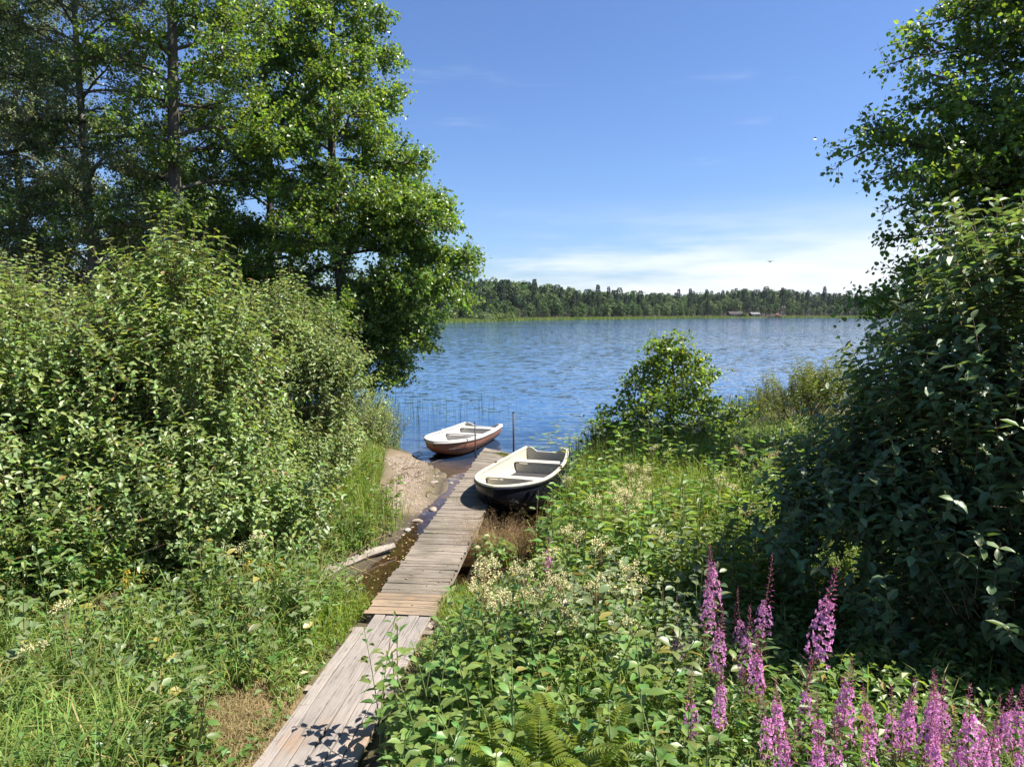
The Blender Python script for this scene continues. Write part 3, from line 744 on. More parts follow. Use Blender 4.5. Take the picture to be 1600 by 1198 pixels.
# ------------------------------------------------------------------ boats
def boat(name, bow, stern, z, label, hull_m, in_m, floor_m, rail_m, bmax, btr, sheer, bluff, kind):
    bow, stern = np.array(bow), np.array(stern); L = float(np.linalg.norm(bow - stern)); d = (bow - stern) / L; mid = (bow + stern) / 2
    root = thing(name, (mid[0], mid[1], z), label, 'rowing boat', rotz=-math.atan2(d[0], d[1]))
    NS, NU = 25, 9
    ts = 1 - (1 - np.linspace(0, 1, NS)) ** 1.35

    def hb(t):
        a = np.interp(t, [0, .15, .3, .45, .55], [btr, btr + (bmax - btr) * .5, btr + (bmax - btr) * .83, bmax * .99, bmax])
        f = np.clip((t - .55) / .45, 0, 1); return np.where(t < .55, a, bmax * (1 - f ** bluff) ** (1 / 1.55))
    def zs(t): return np.interp(t, [0, .25, .5, .75, 1], sheer)
    def zk(t): return (-0.16 if kind == 'black' else 0.0) + 0.03 * (1 - t) + np.where(t > .6, ((zs(1.0) + (.16 if kind == 'black' else 0)) * .74) * ((np.clip(t, .6, 1) - .6) / .4) ** 2.2, 0)
    def sect(t, off, floor=None):
        b_ = max(hb(t) - off, 0.004); k = zk(t) + off; th = np.linspace(0, np.pi / 2, NU)
        xx = b_ * (0.93 * np.sin(th) ** 0.62 + 0.07 * th / (np.pi / 2)); zz = k + (zs(t) - k) * (1 - np.cos(th) ** 0.85)
        if floor is not None: zz = np.maximum(zz, min(floor, zs(t) - .05))
        return xx, zz
    def shell(off, y0, y1, floor=None):
        V = []
        for t in ts:
            xx, zz = sect(t, off, floor); y = y0 + (y1 - y0) * t
            V += [(-xx[NU - 1 - q], y, zz[NU - 1 - q]) for q in range(NU - 1)] + [(xx[q], y, zz[q]) for q in range(NU)]
        w = 2 * NU - 1
        F = [(a * w + q, a * w + q + 1, (a + 1) * w + q + 1, (a + 1) * w + q) for a in range(NS - 1) for q in range(w - 1)]
        return V, F, w
    y0, y1 = -L / 2, L / 2
    V, F, w = shell(0, y0, y1); b = MB(); b.add(V, F, 0, True); new_obj('hull', b.mesh('hull', hull_m), root)
    FL = 0.20
    V, F, w = shell(0.035, y0 + .045, y1 - .045, FL); b = MB()
    V = np.array(V); fm = [1 if all(V[i][2] < FL + .002 for i in f) else 0 for f in F]
    b.add(V, F, 0, True); b.m = fm; new_obj('liner', b.mesh('liner', [in_m, floor_m]), root)
    # transom with a dip for the motor
    xx, zz = sect(0, 0); top = [(btr, zs(0)), (btr * .80, zs(0) + .03), (btr * .62, zs(0) - .01), (btr * .45, zs(0) - .075), (-btr * .45, zs(0) - .085), (-btr * .62, zs(0) - .015), (-btr * .80, zs(0) + .03), (-btr, zs(0))]
    prof = [(-xx[NU - 1 - q], zz[NU - 1 - q]) for q in range(NU - 1)] + [(xx[q], zz[q]) for q in range(NU - 1)] + top
    b = MB(); n = len(prof); b.add([(px, y0 - .004, pz) for px, pz in prof] + [(px * .985, y0 + .044, pz) for px, pz in prof],
        [tuple(range(n))[::-1]] + [tuple(range(n, 2 * n))] + [(i, (i + 1) % n, n + (i + 1) % n, n + i) for i in range(n)], 0)
    b.m = [1 if f > 0 else 0 for f in range(len(b.f))]
    new_obj('transom', b.mesh('transom', [hull_m, in_m]), root)

    def rail(nm, inner, outer, zlo, zhi, m_):
        b = MB(); path = []
        tt = 1 - (1 - np.linspace(0, 1, 33)) ** 1.6
        for t in tt: path.append((hb(t), y0 + (y1 - y0) * t, zs(t)))
        path = [(-p[0], p[1], p[2]) for p in path] + [(p[0], p[1], p[2]) for p in path[::-1][1:]]
        P = np.array(path); T = unit(np.gradient(P, axis=0)); Nn = unit(np.stack([-T[:, 1], T[:, 0], 0 * T[:, 0]], -1))
        V = []
        for p, q in zip(P, Nn):
            for o_, zz_ in ((inner, zlo), (outer, zlo), (outer + .004, (zlo + zhi) / 2), (outer - .006, zhi), (inner + .006, zhi)): V.append(tuple(p + q * o_ + np.array([0, 0, zz_])))
        k = 5; b.add(V, [(a * k + q, a * k + (q + 1) % k, (a + 1) * k + (q + 1) % k, (a + 1) * k + q) for a in range(len(P) - 1) for q in range(k)] + [tuple(range(k)), tuple((len(P) - 1) * k + q for q in range(k))[::-1]], 0, False)
        new_obj(nm, b.mesh(nm, m_), root)
    rail('gunwale', -.055, .014, -.012, .026, rail_m[0]); rail('rub_rail', -.004, .024, -.055, -.014, rail_m[1])

    def seat(t, zt, depth, front, nm='thwart', m_=in_m):
        hw = float(hb(t)) * .94 - .03; yc = y0 + L * t; b = MB(); b.box((0, yc, zt), (2 * hw, depth, .035)); 
        if front: b.box((0, yc + front * (depth / 2 - .02), (zt + FL) / 2 - .018), (2 * hw * .97, .025, zt - FL - .037))
        new_obj(nm, b.mesh(nm, m_), root)
    if kind == 'black':
        seat(.15, .43, .28, 1); seat(.58, .46, .24, 1)
        b = MB(); b.box((-.30, y0 + L * .645, .50), (.22, .05, .03)); new_obj('oar_block', b.mesh('oar_block', in_m), root)
    else:
        seat(.075, .42, .34, 1); seat(.36, .40, .24, 1)
        V, F = [], []
        q = np.linspace(.60, .93, 9)
        for t in q:
            h_ = max(float(hb(t)) - .05, .01); V += [(-h_, y0 + L * t, zs(t) - .22), (0, y0 + L * t, zs(t) - .20), (h_, y0 + L * t, zs(t) - .22)]
        F = [(a * 3 + j, a * 3 + j + 1, a * 3 + j + 4, a * 3 + j + 3) for a in range(8) for j in range(2)]
        b = MB(); b.add(V, F, 0, True); b.add([V[0], V[1], V[2], (V[2][0], V[2][1], FL), (V[0][0], V[0][1], FL)], [(0, 4, 3, 2, 1)]); new_obj('bow_deck', b.mesh('bow_deck', floor_m), root)
    for s in (-1, 1):
        for t in (.42,):
            b = MB(); xo = s * (float(hb(t)) - .012); yo = y0 + L * t; zo = float(zs(t)) + .024
            b.box((xo, yo, zo + .012), (.05, .10, .02)); new_obj('oarlock', b.mesh('oarlock', M['iron'] if kind == 'black' else rail_m[0]), root)
    b = MB(); a = np.linspace(0, 2 * np.pi, 9); zb = float(zs(1.0)) - .10; b.tube([(0.03 * math.cos(q), y1 + .012 + .006 * math.sin(q), zb + .03 * math.sin(q)) for q in a], .006, 5); new_obj('bow_ring', b.mesh('bow_ring', M['iron']), root)
    return root


boat('black_rowing_boat', (-0.34, 12.85), (0.84, 16.9), 0.10, 'open rowing boat with black hull and cream interior moored right of the dock',
     M['black_hull'], M['cream_paint'], M['boat_floor'], (M['cream_paint'], M['black_hull']), .76, .53, (.64, .58, .59, .63, .70), 2.6, 'black')
boat('red_rowing_boat', (-2.10, 18.95), (-0.92, 22.5), -0.06, 'white rowing boat with rusty red hull drawn up to the beach left of the dock',
     M['red_hull'], M['white_paint'], M['white_floor'], (M['white_paint'], M['white_paint']), .74, .64, (.52, .50, .51, .55, .58), 2.5, 'white')

# ------------------------------------------------------------------ log, rocks
lx0, ly0 = at(478, 912, 0.12); lx1, ly1 = at(614, 851, 0.12)
b = MB(); lp = [(0, 0, .0), (.25, .7, .02), (.6, 1.3, .01), (lx1 - lx0, ly1 - ly0, .0)]
V, F = tube_np(lp, [.125, .12, .10, .07], 9); V[:, 2] = np.minimum(V[:, 2] * .7, .065 + .012 * np.sin(V[:, 1] * 5)); b.add(V, F, 0, False); b.f += [tuple(range(9))[::-1], tuple(range(27, 36))]; b.m += [0, 0]; b.s += [False, False]
root = thing('fallen_log', (lx0, ly0, 0.10), 'flat bleached log lying along the muddy inlet left of the dock', 'log')
new_obj('trunk', b.mesh('trunk', M['log_wood']), root)
b = MB(); b.tube([(.32, .9, .06), (.55, 1.25, .11), (.62, 1.7, .10), (.9, 1.95, .16)], [.022, .018, .013, .006], 5); new_obj('branch', b.mesh('branch', M['twig']), root)


def rock(loc, r, label, m_, sq=(1, 1, .65), group=None):
    import bmesh
    bm = bmesh.new(); bmesh.ops.create_icosphere(bm, subdivisions=3, radius=r)
    sd = rng.uniform(0, 6, 3)
    cuts = unit(rnd3(7)); off = rng.uniform(.62, .9, 7)
    for v in bm.verts:
        d = np.array(v.co) / r; k = 1.0
        for c_, o_ in zip(cuts, off):
            q = d @ c_
            if q > o_: k = min(k, o_ / q)
        k *= 1 + .07 * math.sin(d[0] * 5 + sd[0]) * math.cos(d[1] * 6 + sd[1]) + .03 * math.sin(d[2] * 13 + d[0] * 11)
        v.co = Vector((d[0] * sq[0], d[1] * sq[1], d[2] * sq[2])) * r * k
    me = bpy.data.meshes.new('rock'); bm.to_mesh(me); bm.free(); me.materials.append(m_)
    me.polygons.foreach_set('use_smooth', [True] * len(me.polygons))
    o = new_obj('rock', me, None, loc, (0, 0, rng.uniform(0, 6))); tag(o, label, 'rock', group)


for px, py, r, lab, mm in ((690, 982, .10, 'round pinkish stone in the grass beside the end of the dock', 'rock'), (672, 978, .085, 'paler smaller stone leaning against the dock end', 'rock'), (660, 1026, .07, 'small pale stone at the right edge of the boardwalk', 'rock'),
                       (836, 886, .13, 'pale grey boulder on the mud under the right bank', 'grey_rock'), (825, 866, .10, 'dark wet stone on the mud near the black boat', 'grey_rock'),
                       (679, 752, .11, 'larger pinkish stone at the outer edge of the beach', 'rock'), (677, 788, .13, 'flat stone at the waterline of the beach beside the dock', 'rock'), (652, 806, .12, 'long flat stone on the lower beach', 'rock'),
                       (636, 820, .09, 'dark stone at the foot of the beach by the grass', 'grey_rock'), (704, 748, .08, 'stone standing in the shallow water near the dock', 'rock')):
    x, y = at(px, py, .1 if py < 850 else .25); r *= .8 if py < 850 else 1; rock((x, y, hz(x, y) + r * .12), r, lab, M[mm], (1.3, .95, .50))
P = []
for _ in range(1500):
    t = rng.uniform(0, 1); P.append((-3.0 + .75 * t + rng.normal(0, .35), 19.3 - 5.3 * t + rng.normal(0, .2)))
P = np.array(P); P = np.concatenate([P, np.stack([rng.uniform(-2.7, .6, 500), rng.uniform(9.2, 13, 500)], -1)]); d = land_dist(P[:, 0], P[:, 1]); P = P[(d > -.25) & (d < 1.2)]
Z = height(P[:, 0], P[:, 1]); n = len(P); s = rng.uniform(.012, .04, n) * rng.uniform(.6, 1.3, n)
V0 = np.array([(1, 0, 0), (-1, 0, 0), (0, 1, 0), (0, -1, 0), (0, 0, .6), (0, 0, -.6)]); F0 = np.array([(0, 2, 4), (2, 1, 4), (1, 3, 4), (3, 0, 4), (2, 0, 5), (1, 2, 5), (3, 1, 5), (0, 3, 5)])
V = (np.stack([P[:, 0], P[:, 1], Z], -1)[:, None] + (V0 * rng.uniform(.7, 1.3, (n, 6, 1))) * s[:, None, None]).reshape(-1, 3); F = (np.arange(n)[:, None, None] * 6 + F0[None]).reshape(-1, 3)
tag(new_obj('gravel', np_mesh('gravel', V, F, M['rock'])), 'pebbles strewn over the small beach and mud', kind='stuff')
# driftwood sprigs on the beach
b = MB()
for _ in range(46):
    x, y = -2.65 + rng.normal(0, .3), 16.2 + rng.normal(0, 1.3); z = hz(x, y); a = rng.uniform(0, 6.3); l = rng.uniform(.1, .6)
    b.tube([(x, y, z + .01), (x + l * .5 * math.cos(a), y + l * .5 * math.sin(a), z + .05 + rng.uniform(0, .08)), (x + l * math.cos(a + .3), y + l * math.sin(a + .3), hz(x, y) + .02)], [.009, .007, .003], 4, cap=False)
tag(new_obj('driftwood', b.mesh('driftwood', M['twig'])), 'thin dry sticks washed up on the beach', kind='stuff')

# ------------------------------------------------------------------ far shore
def far_tree_mesh(kind, seed):
    r_ = np.random.default_rng(seed); H = 1.0; tb = Tubes(); tb.add([(0, 0, -.05), (0, 0, .5), (.01, 0, .92)], [.018, .012, .003], 5)
    if kind == 'broad':
        nb = 11; C = []
        for k in range(nb):
            h = .22 + .66 * k / (nb - 1); rr = .24 * math.sin(math.pi * min(1, (h + .02) * .86)) ** .6; a = k * 2.4 + r_.uniform(-.5, .5)
            C.append((rr * .62 * math.cos(a), rr * .62 * math.sin(a), h, r_.uniform(.085, .15)))
        C.append((0, 0, .55, .2)); P, Nn = [], []
        for c in C:
            m_ = 46; d = unit(r_.normal(0, 1, (m_, 3))); P.append(np.array(c[:3]) + d * c[3] * r_.uniform(.75, 1.1, (m_, 1)) * np.array([1, 1, .9])); Nn.append(d + np.array([0, 0, .6]))
        P, Nn = np.concatenate(P), np.concatenate(Nn); A = np.cross(Nn, r_.normal(0, 1, P.shape)); V, F = leaf_geo(P, A, Nn + r_.normal(0, .4, P.shape), r_.uniform(.05, .085, len(P)), r_.uniform(.045, .07, len(P)))
    else:
        n = 460; h = r_.uniform(.12 if kind == 'spruce' else .45, 1, n) ** (.9 if kind == 'spruce' else 1); prof = (1.03 - h) * .20 + .006 if kind == 'spruce' else .16 * np.sin(np.pi * np.clip((h - .40) / .63, 0, 1)) ** .7
        prof = prof * (0.72 + .38 * np.sin(h * 55) ** 2); a = r_.uniform(0, 6.283, n); rr = prof * r_.uniform(.25, 1, n) ** .5
        P = np.stack([rr * np.cos(a), rr * np.sin(a), h - rr * .25], -1); A = np.stack([np.cos(a), np.sin(a), -.45 + 0 * a], -1); Nn = r_.normal(0, .4, P.shape) + np.array([0, 0, 1.]); V, F = leaf_geo(P, A, Nn, r_.uniform(.05, .08, n), r_.uniform(.03, .05, n))
    tv = np.concatenate(tb.V); tf = np.concatenate(tb.F); tf = np.concatenate([tf[:, :3], tf[:, [0, 2, 3]]])
    return np.concatenate([V, tv]), np.concatenate([F, tf + len(V)]), np.concatenate([np.zeros(len(F), int), np.ones(len(tf), int)])


far_protos = {}
for kind, cols, k in (('broad', ('far_broad', 'far_pale'), 4), ('spruce', ('far_conifer',), 4), ('pine', ('far_conifer',), 3)):
    for c in cols:
        for s in range(k):
            far_protos.setdefault((kind, c), []).append(far_tree_mesh(kind, 100 + s * 7 + len(c)))
far_me = {k: [np_mesh('far_tree', v[0], v[1], [M[k[1]], M['bark']], v[2]) for v in L] for k, L in far_protos.items()}
FAR_INFO = {('broad', 'far_broad'): ('broadleaf_tree', 'dark green rounded tree in the wood on the far shore', 'dark broadleaf trees on the far shore'),
            ('broad', 'far_pale'): ('pale_broadleaf_tree', 'paler grey green rounded tree in the wood on the far shore', 'pale broadleaf trees on the far shore'),
            ('spruce', 'far_conifer'): ('spruce_tree', 'dark pointed spruce standing in the wood on the far shore', 'spruces on the far shore'),
            ('pine', 'far_conifer'): ('pine_tree', 'tall bare-stemmed pine rising above the wood on the far shore', 'pines on the far shore')}
keys = list(FAR_INFO)


def put_far(key, x, y, h, wf=1.0):
    me = far_me[key][rng.integers(len(far_me[key]))]; nm, lab, grp = FAR_INFO[key]
    o = new_obj(nm, me, None, (x, y, hz(x, y) - .2), (0, 0, rng.uniform(0, 6)), (h * wf, h * wf, h)); tag(o, lab, 'tree', grp)


cabins_at = [(at_y(1145, 490, 1)[0], 1145), (at_y(1176, 490, 1)[0], 1176)]
for row, (n, d0, d1, h0, h1) in enumerate(((120, 10, 22, 7, 14.5), (90, 24, 46, 11.5, 18.5), (62, 50, 85, 14, 21))):
    for i in range(n):
        px = 690 + 745 * (i + rng.uniform(.1, .9)) / n; t = (px - 800) / 1103.0
        Yc = 400.0
        for _ in range(12): Yc = float(far_shore(Yc * t)) + d0 * .5 + d1 * .5
        Y = Yc + rng.uniform(-.5, .5) * (d1 - d0); x = t * Y
        if row == 0 and (1128 < px < 1222): continue
        key = keys[rng.choice(4, p=((.50, .33, .17, 0), (.34, .20, .38, .08), (.2, .08, .50, .22))[row])]
        h = rng.uniform(h0, h1) * (.70 if Y < 400 else .84) * (1.18 if key[0] in ('spruce', 'pine') else 1); put_far(key, x, Y, h, rng.uniform(.95, 1.35) if key[0] == 'broad' else rng.uniform(.9, 1.15))
for px, ptop, key in ((835, 447, 'spruce'), (949, 447, 'spruce'), (966, 448, 'pine'), (1057, 451, 'spruce'), (1075, 450, 'spruce'), (1159, 450, 'pine'), (1192, 446, 'pine'), (1282, 446, 'spruce'), (1377, 445, 'spruce'), (1362, 449, 'pine'), (998, 453, 'pine'), (1100, 451, 'spruce')):
    t = (px - 800) / 1103.0; Yc = 400.
    for _ in range(12): Yc = float(far_shore(Yc * t)) + 55
    zt = at_y(px, ptop, Yc)[1]; x = t * Yc; put_far((key, 'far_conifer'), x, Yc, zt - hz(x, Yc), .8)
# the wood behind reads as one mass
Vs, Fs, Ms, off = [], [], [], 0
for i in range(1050):
    az = R(-46) + R(92) * (i + rng.uniform(0, 1)) / 1050; t = math.tan(az); Yc = 400.
    for _ in range(10): Yc = float(far_shore(Yc * t)) + 20
    inv = -.10 < t < .58
    Y = Yc + (rng.uniform(70, 175) if inv else rng.uniform(-8, 120)); x = t * Y; key = keys[rng.choice(4, p=(.35, .15, .42, .08))]; v, f, m_ = far_protos[key][rng.integers(len(far_protos[key]))]
    keep = np.ones(len(f), bool); h = rng.uniform(13, 19) * (.85 if Y < 420 else 1); a = rng.uniform(0, 6.28)
    q = v * np.array([h * 1.15, h * 1.15, h]); q = np.stack([q[:, 0] * math.cos(a) - q[:, 1] * math.sin(a) + x, q[:, 0] * math.sin(a) + q[:, 1] * math.cos(a) + Y, q[:, 2] + hz(x, Y) - .2], -1)
    sel = f[:540] if len(f) > 540 else f
    Vs.append(q); Fs.append(f + off); Ms.append(np.where(m_ == 1, 3, {'far_broad': 0, 'far_pale': 1, 'far_conifer': 2}[key[1]])); off += len(v)
tag(new_obj('far_forest', np_mesh('far_forest', np.concatenate(Vs), np.concatenate(Fs), [M['far_broad'], M['far_pale'], M['far_conifer'], M['bark']], np.concatenate(Ms))), 'mixed wood covering the land behind the far shore', kind='stuff')
# reed belt
n = 42000; az = rng.uniform(R(-40), R(42), n); t = np.tan(az); Yc = np.full(n, 400.)
for _ in range(14): Yc = far_shore(Yc * t) + 2
wd_ = np.interp(Yc * t, [-60, 20, 120, 300], [14, 10, 4, 5]); Y = Yc + rng.uniform(-6, 1, n) * wd_ * .35 + 3; X = Y * t; keep = ~((X > 163) & (X < 200) & (rng.uniform(0, 1, n) < .8)); X, Y = X[keep], Y[keep]; n = len(X)
zb = np.maximum(height(X, Y), -.3); hh = rng.uniform(.9, 1.9, n); w_ = rng.uniform(.12, .3, n); a = rng.uniform(0, 3.14, n); P = np.stack([X, Y, zb], -1); S = np.stack([np.cos(a), np.sin(a), 0 * a], -1) * w_[:, None]
V = np.stack([P - S, P + S, P + np.stack([rng.normal(0, .2, n), rng.normal(0, .2, n), hh], -1)], 1).reshape(-1, 3); F = np.arange(3 * n).reshape(-1, 3)
tag(new_obj('reed_belt', np_mesh('reed_belt', V, F, M['far_reed'])), 'yellow green reeds fringing the far shore', kind='stuff')


def far_bush(px, Y, h, w, label, m_='far_bush', group=None):
    x = (px - 800) / 1103. * Y; P, Nn = [], []
    for k in range(9):
        c = np.array([rng.uniform(-.42, .42) * w, rng.uniform(-.3, .3) * w, h * rng.uniform(.35, .62)]); q = unit(rnd3(90)); P.append(c + q * np.array([w * .26, w * .26, h * .38]) * rng.uniform(.8, 1.05, (90, 1))); Nn.append(q + np.array([0, 0, .5]))
    P, Nn = np.concatenate(P), np.concatenate(Nn); V, F = leaf_geo(P, np.cross(Nn, rnd3(len(P))), Nn, rng.uniform(.5, .9, len(P)), rng.uniform(.4, .8, len(P)))
    o = new_obj('shore_bush', np_mesh('shore_bush', V, F, M[m_]), None, (x, Y, hz(x, Y) - .1)); tag(o, label, 'bush', group)


far_bush(781, 330, 5.2, 12, 'rounded yellow green bush at the left end of the far shore'); far_bush(751, 322, 4.6, 10, 'low dark green bush beside the rounded one on the far shore', 'far_pale')
far_bush(1162, 545, 3.6, 5, 'small green bush beside the red cabin across the lake', 'far_bush'); far_bush(905, 425, 4.4, 9, 'pale low willow bush at the reeds in the middle of the far shore', 'far_pale')
far_bush(935, 440, 4.0, 10, 'green willow bush right of the pale one across the lake', 'far_bush')


def cabin(px, Y, w, dpt, hw, hr, label, roof_m, wall_m):
    x = (px - 800) / 1103. * Y; root = thing('cabin', (x, Y, hz(x, Y)), label, 'cabin', rotz=R(8))
    b = MB(); b.box((0, 0, hw / 2), (w, dpt, hw)); b.add([(-w / 2, -dpt / 2, hw), (-w / 2, dpt / 2, hw), (-w / 2, 0, hw + hr * .9), (w / 2, -dpt / 2, hw), (w / 2, dpt / 2, hw), (w / 2, 0, hw + hr * .9)], [(0, 2, 1), (3, 4, 5)]); new_obj('wall', b.mesh('wall', wall_m), root)
    b = MB(); e = .5
    for s in (-1, 1):
        y1_, z1_ = s * (dpt / 2 + e), hw - hr * e / (dpt / 2)
        b.add([(-w / 2 - e, y1_, z1_), (w / 2 + e, y1_, z1_), (w / 2 + e, 0, hw + hr), (-w / 2 - e, 0, hw + hr), (-w / 2 - e, y1_, z1_ - .18), (w / 2 + e, y1_, z1_ - .18), (w / 2 + e, 0, hw + hr - .18), (-w / 2 - e, 0, hw + hr - .18)],
              [(0, 1, 2, 3), (7, 6, 5, 4), (0, 4, 5, 1), (1, 5, 6, 2), (3, 7, 4, 0)])
    rf = new_obj('roof', b.mesh('roof', roof_m), root)
    b = MB(); b.box((w * .2, .6, hw + hr + .2), (.6, .6, 1.0)); new_obj('chimney', b.mesh('chimney', M['rock']), rf)
    for q in (-.33, .02, .34):
        b = MB(); b.box((q * w, -dpt / 2 - .04, hw * .56), (1.5, .08, 1.2)); wn_ = new_obj('window', b.mesh('window', M['trim']), root); b = MB(); b.box((q * w, -dpt / 2 - .085, hw * .56), (1.25, .03, .95)); new_obj('pane', b.mesh('pane', M['window_glass']), wn_)
    b = MB(); b.box((-.16 * w, -dpt / 2 - .03, 1.05), (1.0, .06, 2.1)); new_obj('door', b.mesh('door', M['trim']), root)


cabin(1145, 549, 10.5, 6, 2.6, 1.7, 'red walled cabin with dark roof on the far shore', M['roof'], M['red_wall'])
cabin(1175, 556, 6.6, 5, 2.5, 1.2, 'smaller cabin with pale grey roof right of the red one across the lake', M['pale_roof'], M['red_wall'])
jx = (1206 - 800) / 1103. * 541
root = thing('jetty', (jx, 541, 0), 'low dark jetty on the far shore right of the cabins', 'jetty')
b = MB(); b.box((0, 0, .75), (11, 2, .25)); new_obj('deck', b.mesh('deck', M['roof']), root)
for q in (-5, -2.5, 0, 2.5, 5): b = MB(); b.tube([(q, -.9, -1.2), (q, -.9, 1.5)], [.14, .14], 6); new_obj('post', b.mesh('post', M['iron']), root)
b = MB(); b.box((2.4, .3, 1.5), (2.6, 1.4, 1.3)); b.add([(1.0, -.5, 2.15), (3.8, -.5, 2.15), (3.8, 1.1, 2.15), (1.0, 1.1, 2.15), (1.0, .3, 2.9), (3.8, .3, 2.9)], [(0, 1, 5, 4), (2, 3, 4, 5), (0, 4, 3), (1, 2, 5)]); new_obj('shed', b.mesh('shed', M['red_wall']), root)

# thin summer haze over the lake
hb_ = MB(); hb_.box((0, 150, 22), (7400, 8400, 56))
hm = bpy.data.materials.new('haze'); hm.use_nodes = True; hn = hm.node_tree; hn.nodes.remove(hn.nodes['Principled BSDF'])
pv = hn.nodes.new('ShaderNodeVolumePrincipled'); pv.inputs['Color'].default_value = (0.80, 0.88, 1.0, 1); pv.inputs['Density'].default_value = 0.00004; pv.inputs['Anisotropy'].default_value = 0.2
hn.links.new(pv.outputs[0], hn.nodes['Material Output'].inputs['Volume'])
tag(new_obj('haze', hb_.mesh('haze', hm)), 'thin bluish summer haze over the lake', kind='stuff')

# bird
b = MB(); b.tube([(-.17, 0, 0), (-.08, 0, .01), (.06, 0, .015), (.15, 0, .02), (.20, 0, .015)], [.012, .045, .05, .028, .006], 7)
bx, bz = at_y(1203, 409, 60)
root = thing('flying_bird', (bx, 60, bz), 'tiny dark bird flying above the far shore', 'bird', rotz=R(35)); new_obj('body', b.mesh('body', M['bird']), root)
for s in (-1, 1):
    b = MB(); b.add([(.07, 0, .02), (.10, s * .2, .10), (.02, s * .44, .06), (-.03, s * .22, .085), (-.06, 0, .02), (.07, 0, .01), (.10, s * .2, .09), (.02, s * .44, .055), (-.03, s * .22, .075), (-.06, 0, .01)], [(0, 1, 3, 4), (1, 2, 3), (5, 9, 8, 6), (6, 8, 7)]); new_obj('wing', b.mesh('wing', M['bird']), root)
print('structures done')
# ------------------------------------------------------------------ trees
counts = {}
TM = (M['bark'], M['alder_leaf']); BM = (M['pale_bark'], M['birch_leaf']); DM = (M['bark'], M['dark_leaf'])


def gz(x, y): return (x, y, hz(x, y) - .05)


_, counts['alder'] = tree('alder_tree', gz(-5.3, 22), 14.6, [(.6, .7), (2, 1.0), (3, 2.1), (4.0, 3.6), (5.4, 4.0), (8, 3.3), (10.2, 2.6), (12, 1.8), (13.6, 1.0), (14.6, .3)], TM,
    'large alder with dense bright green crown leaning over the water left of the boats', n_limb=56, trunk_r=.20, h0=.09, leaf=(.115, .10), per=12, twigs=8, sub=13, rise=.35,
    boughs=[(4.2, (-1.5, 21.0, 4.4)), (3.6, (-2.6, 20.8, 3.1)), (3.0, (-3.5, 20.6, 1.9)), (5.5, (-1.2, 21.6, 5.2)), (6.0, (-2.0, 21.5, 7.0))])
_, counts['t2'] = tree('alder_tree', gz(-8.9, 19.3), 19, [(2, 1.2), (4.5, 2.4), (7, 3.4), (10, 3.6), (13, 3.2), (16, 2.2), (19, .4)], (M['bark'], M['alder_leaf']),
    'tall tree with straight bare trunk rising above the tall leafy shoot of the shrub', n_limb=52, trunk_r=.21, h0=.22, leaf=(.11, .095), per=10, twigs=6, rise=.5, away=.75)
_, counts['t3'] = tree('birch_tree', gz(-12.0, 20.5), 17, [(1.5, 1.5), (4, 2.7), (7, 3.1), (10, 3.0), (14, 1.9), (17, .3)], BM, 'grey green birch with drooping twigs between the two dark trunks', n_limb=60, trunk_r=.15, h0=.14,
    leaf=(.075, .055), per=13, twigs=7, rise=.7, away=.2)
_, counts['t4'] = tree('alder_tree', gz(-14.6, 19.5), 18, [(2, 1.6), (5, 2.8), (9, 3.4), (13, 2.7), (18, .4)], DM, 'dark tree with thick trunk at the left edge of the picture', n_limb=52, trunk_r=.24, h0=.2, leaf=(.09, .075), per=10, twigs=6, away=.45)
_, counts['t5'] = tree('alder_tree', gz(-8.3, 24.5), 16, [(1, 2.2), (4, 3.0), (8, 3.3), (12, 2.3), (16, .3)], DM, 'shaded tree standing behind the big alder and the bare trunk', n_limb=54, trunk_r=.17, h0=.1, leaf=(.09, .078), per=9, twigs=6)
_, counts['t6'] = tree('birch_tree', gz(-17.5, 26), 17, [(1, 2.4), (5, 3.6), (9, 3.6), (13, 2.4), (17, .3)], BM, 'birch far back behind the left trunks', n_limb=52, trunk_r=.17, h0=.08, leaf=(.10, .085), per=13, twigs=7)
_, counts['t7'] = tree('alder_tree', gz(-12.5, 27), 9.5, [(.5, 2.6), (3, 3.6), (6, 3.0), (8, 1.8), (9.5, .3)], DM, 'dark low-branched tree closing the gap behind the birch', n_limb=54, trunk_r=.17, h0=.05, leaf=(.10, .085), per=13, twigs=7)
_, counts['r1'] = tree('alder_tree', gz(12.6, 14.6), 14.0, [(1, 2.2), (3, 3.0), (6, 3.0), (9, 2.7), (12, 1.6), (14, .3)], TM, 'tall alder with long leafy boughs reaching in from the right edge', n_limb=30, trunk_r=.20, h0=.08, tpl=T_MID,
    leaf=(.105, .09), per=8, twigs=6, sub=11, rise=.25, twig_len=.5,
    boughs=[(hh_, (at_y(px_ + 28, py_, Y_)[0], Y_, at_y(px_ + 28, py_, Y_)[1])) for hh_, px_, py_, Y_ in ((5.6, 1302, 228, 14.4), (6.4, 1392, 170, 14.9), (7.6, 1388, 92, 14.6), (9.0, 1436, 38, 14.4), (5.4, 1372, 266, 13.9), (4.9, 1392, 312, 14.4), (4.3, 1372, 372, 14.5), (3.8, 1315, 472, 15.2), (3.4, 1345, 500, 15.4),
    (7.0, 1445, 120, 13.8), (9.6, 1505, 5, 14.2), (6.0, 1425, 235, 15.0), (5.0, 1432, 340, 14.8), (3.0, 1350, 545, 15.4), (5.2, 1480, 270, 13.8), (8.2, 1520, 60, 13.9), (4.0, 1410, 420, 14.0), (6.2, 1350, 205, 14.2))])
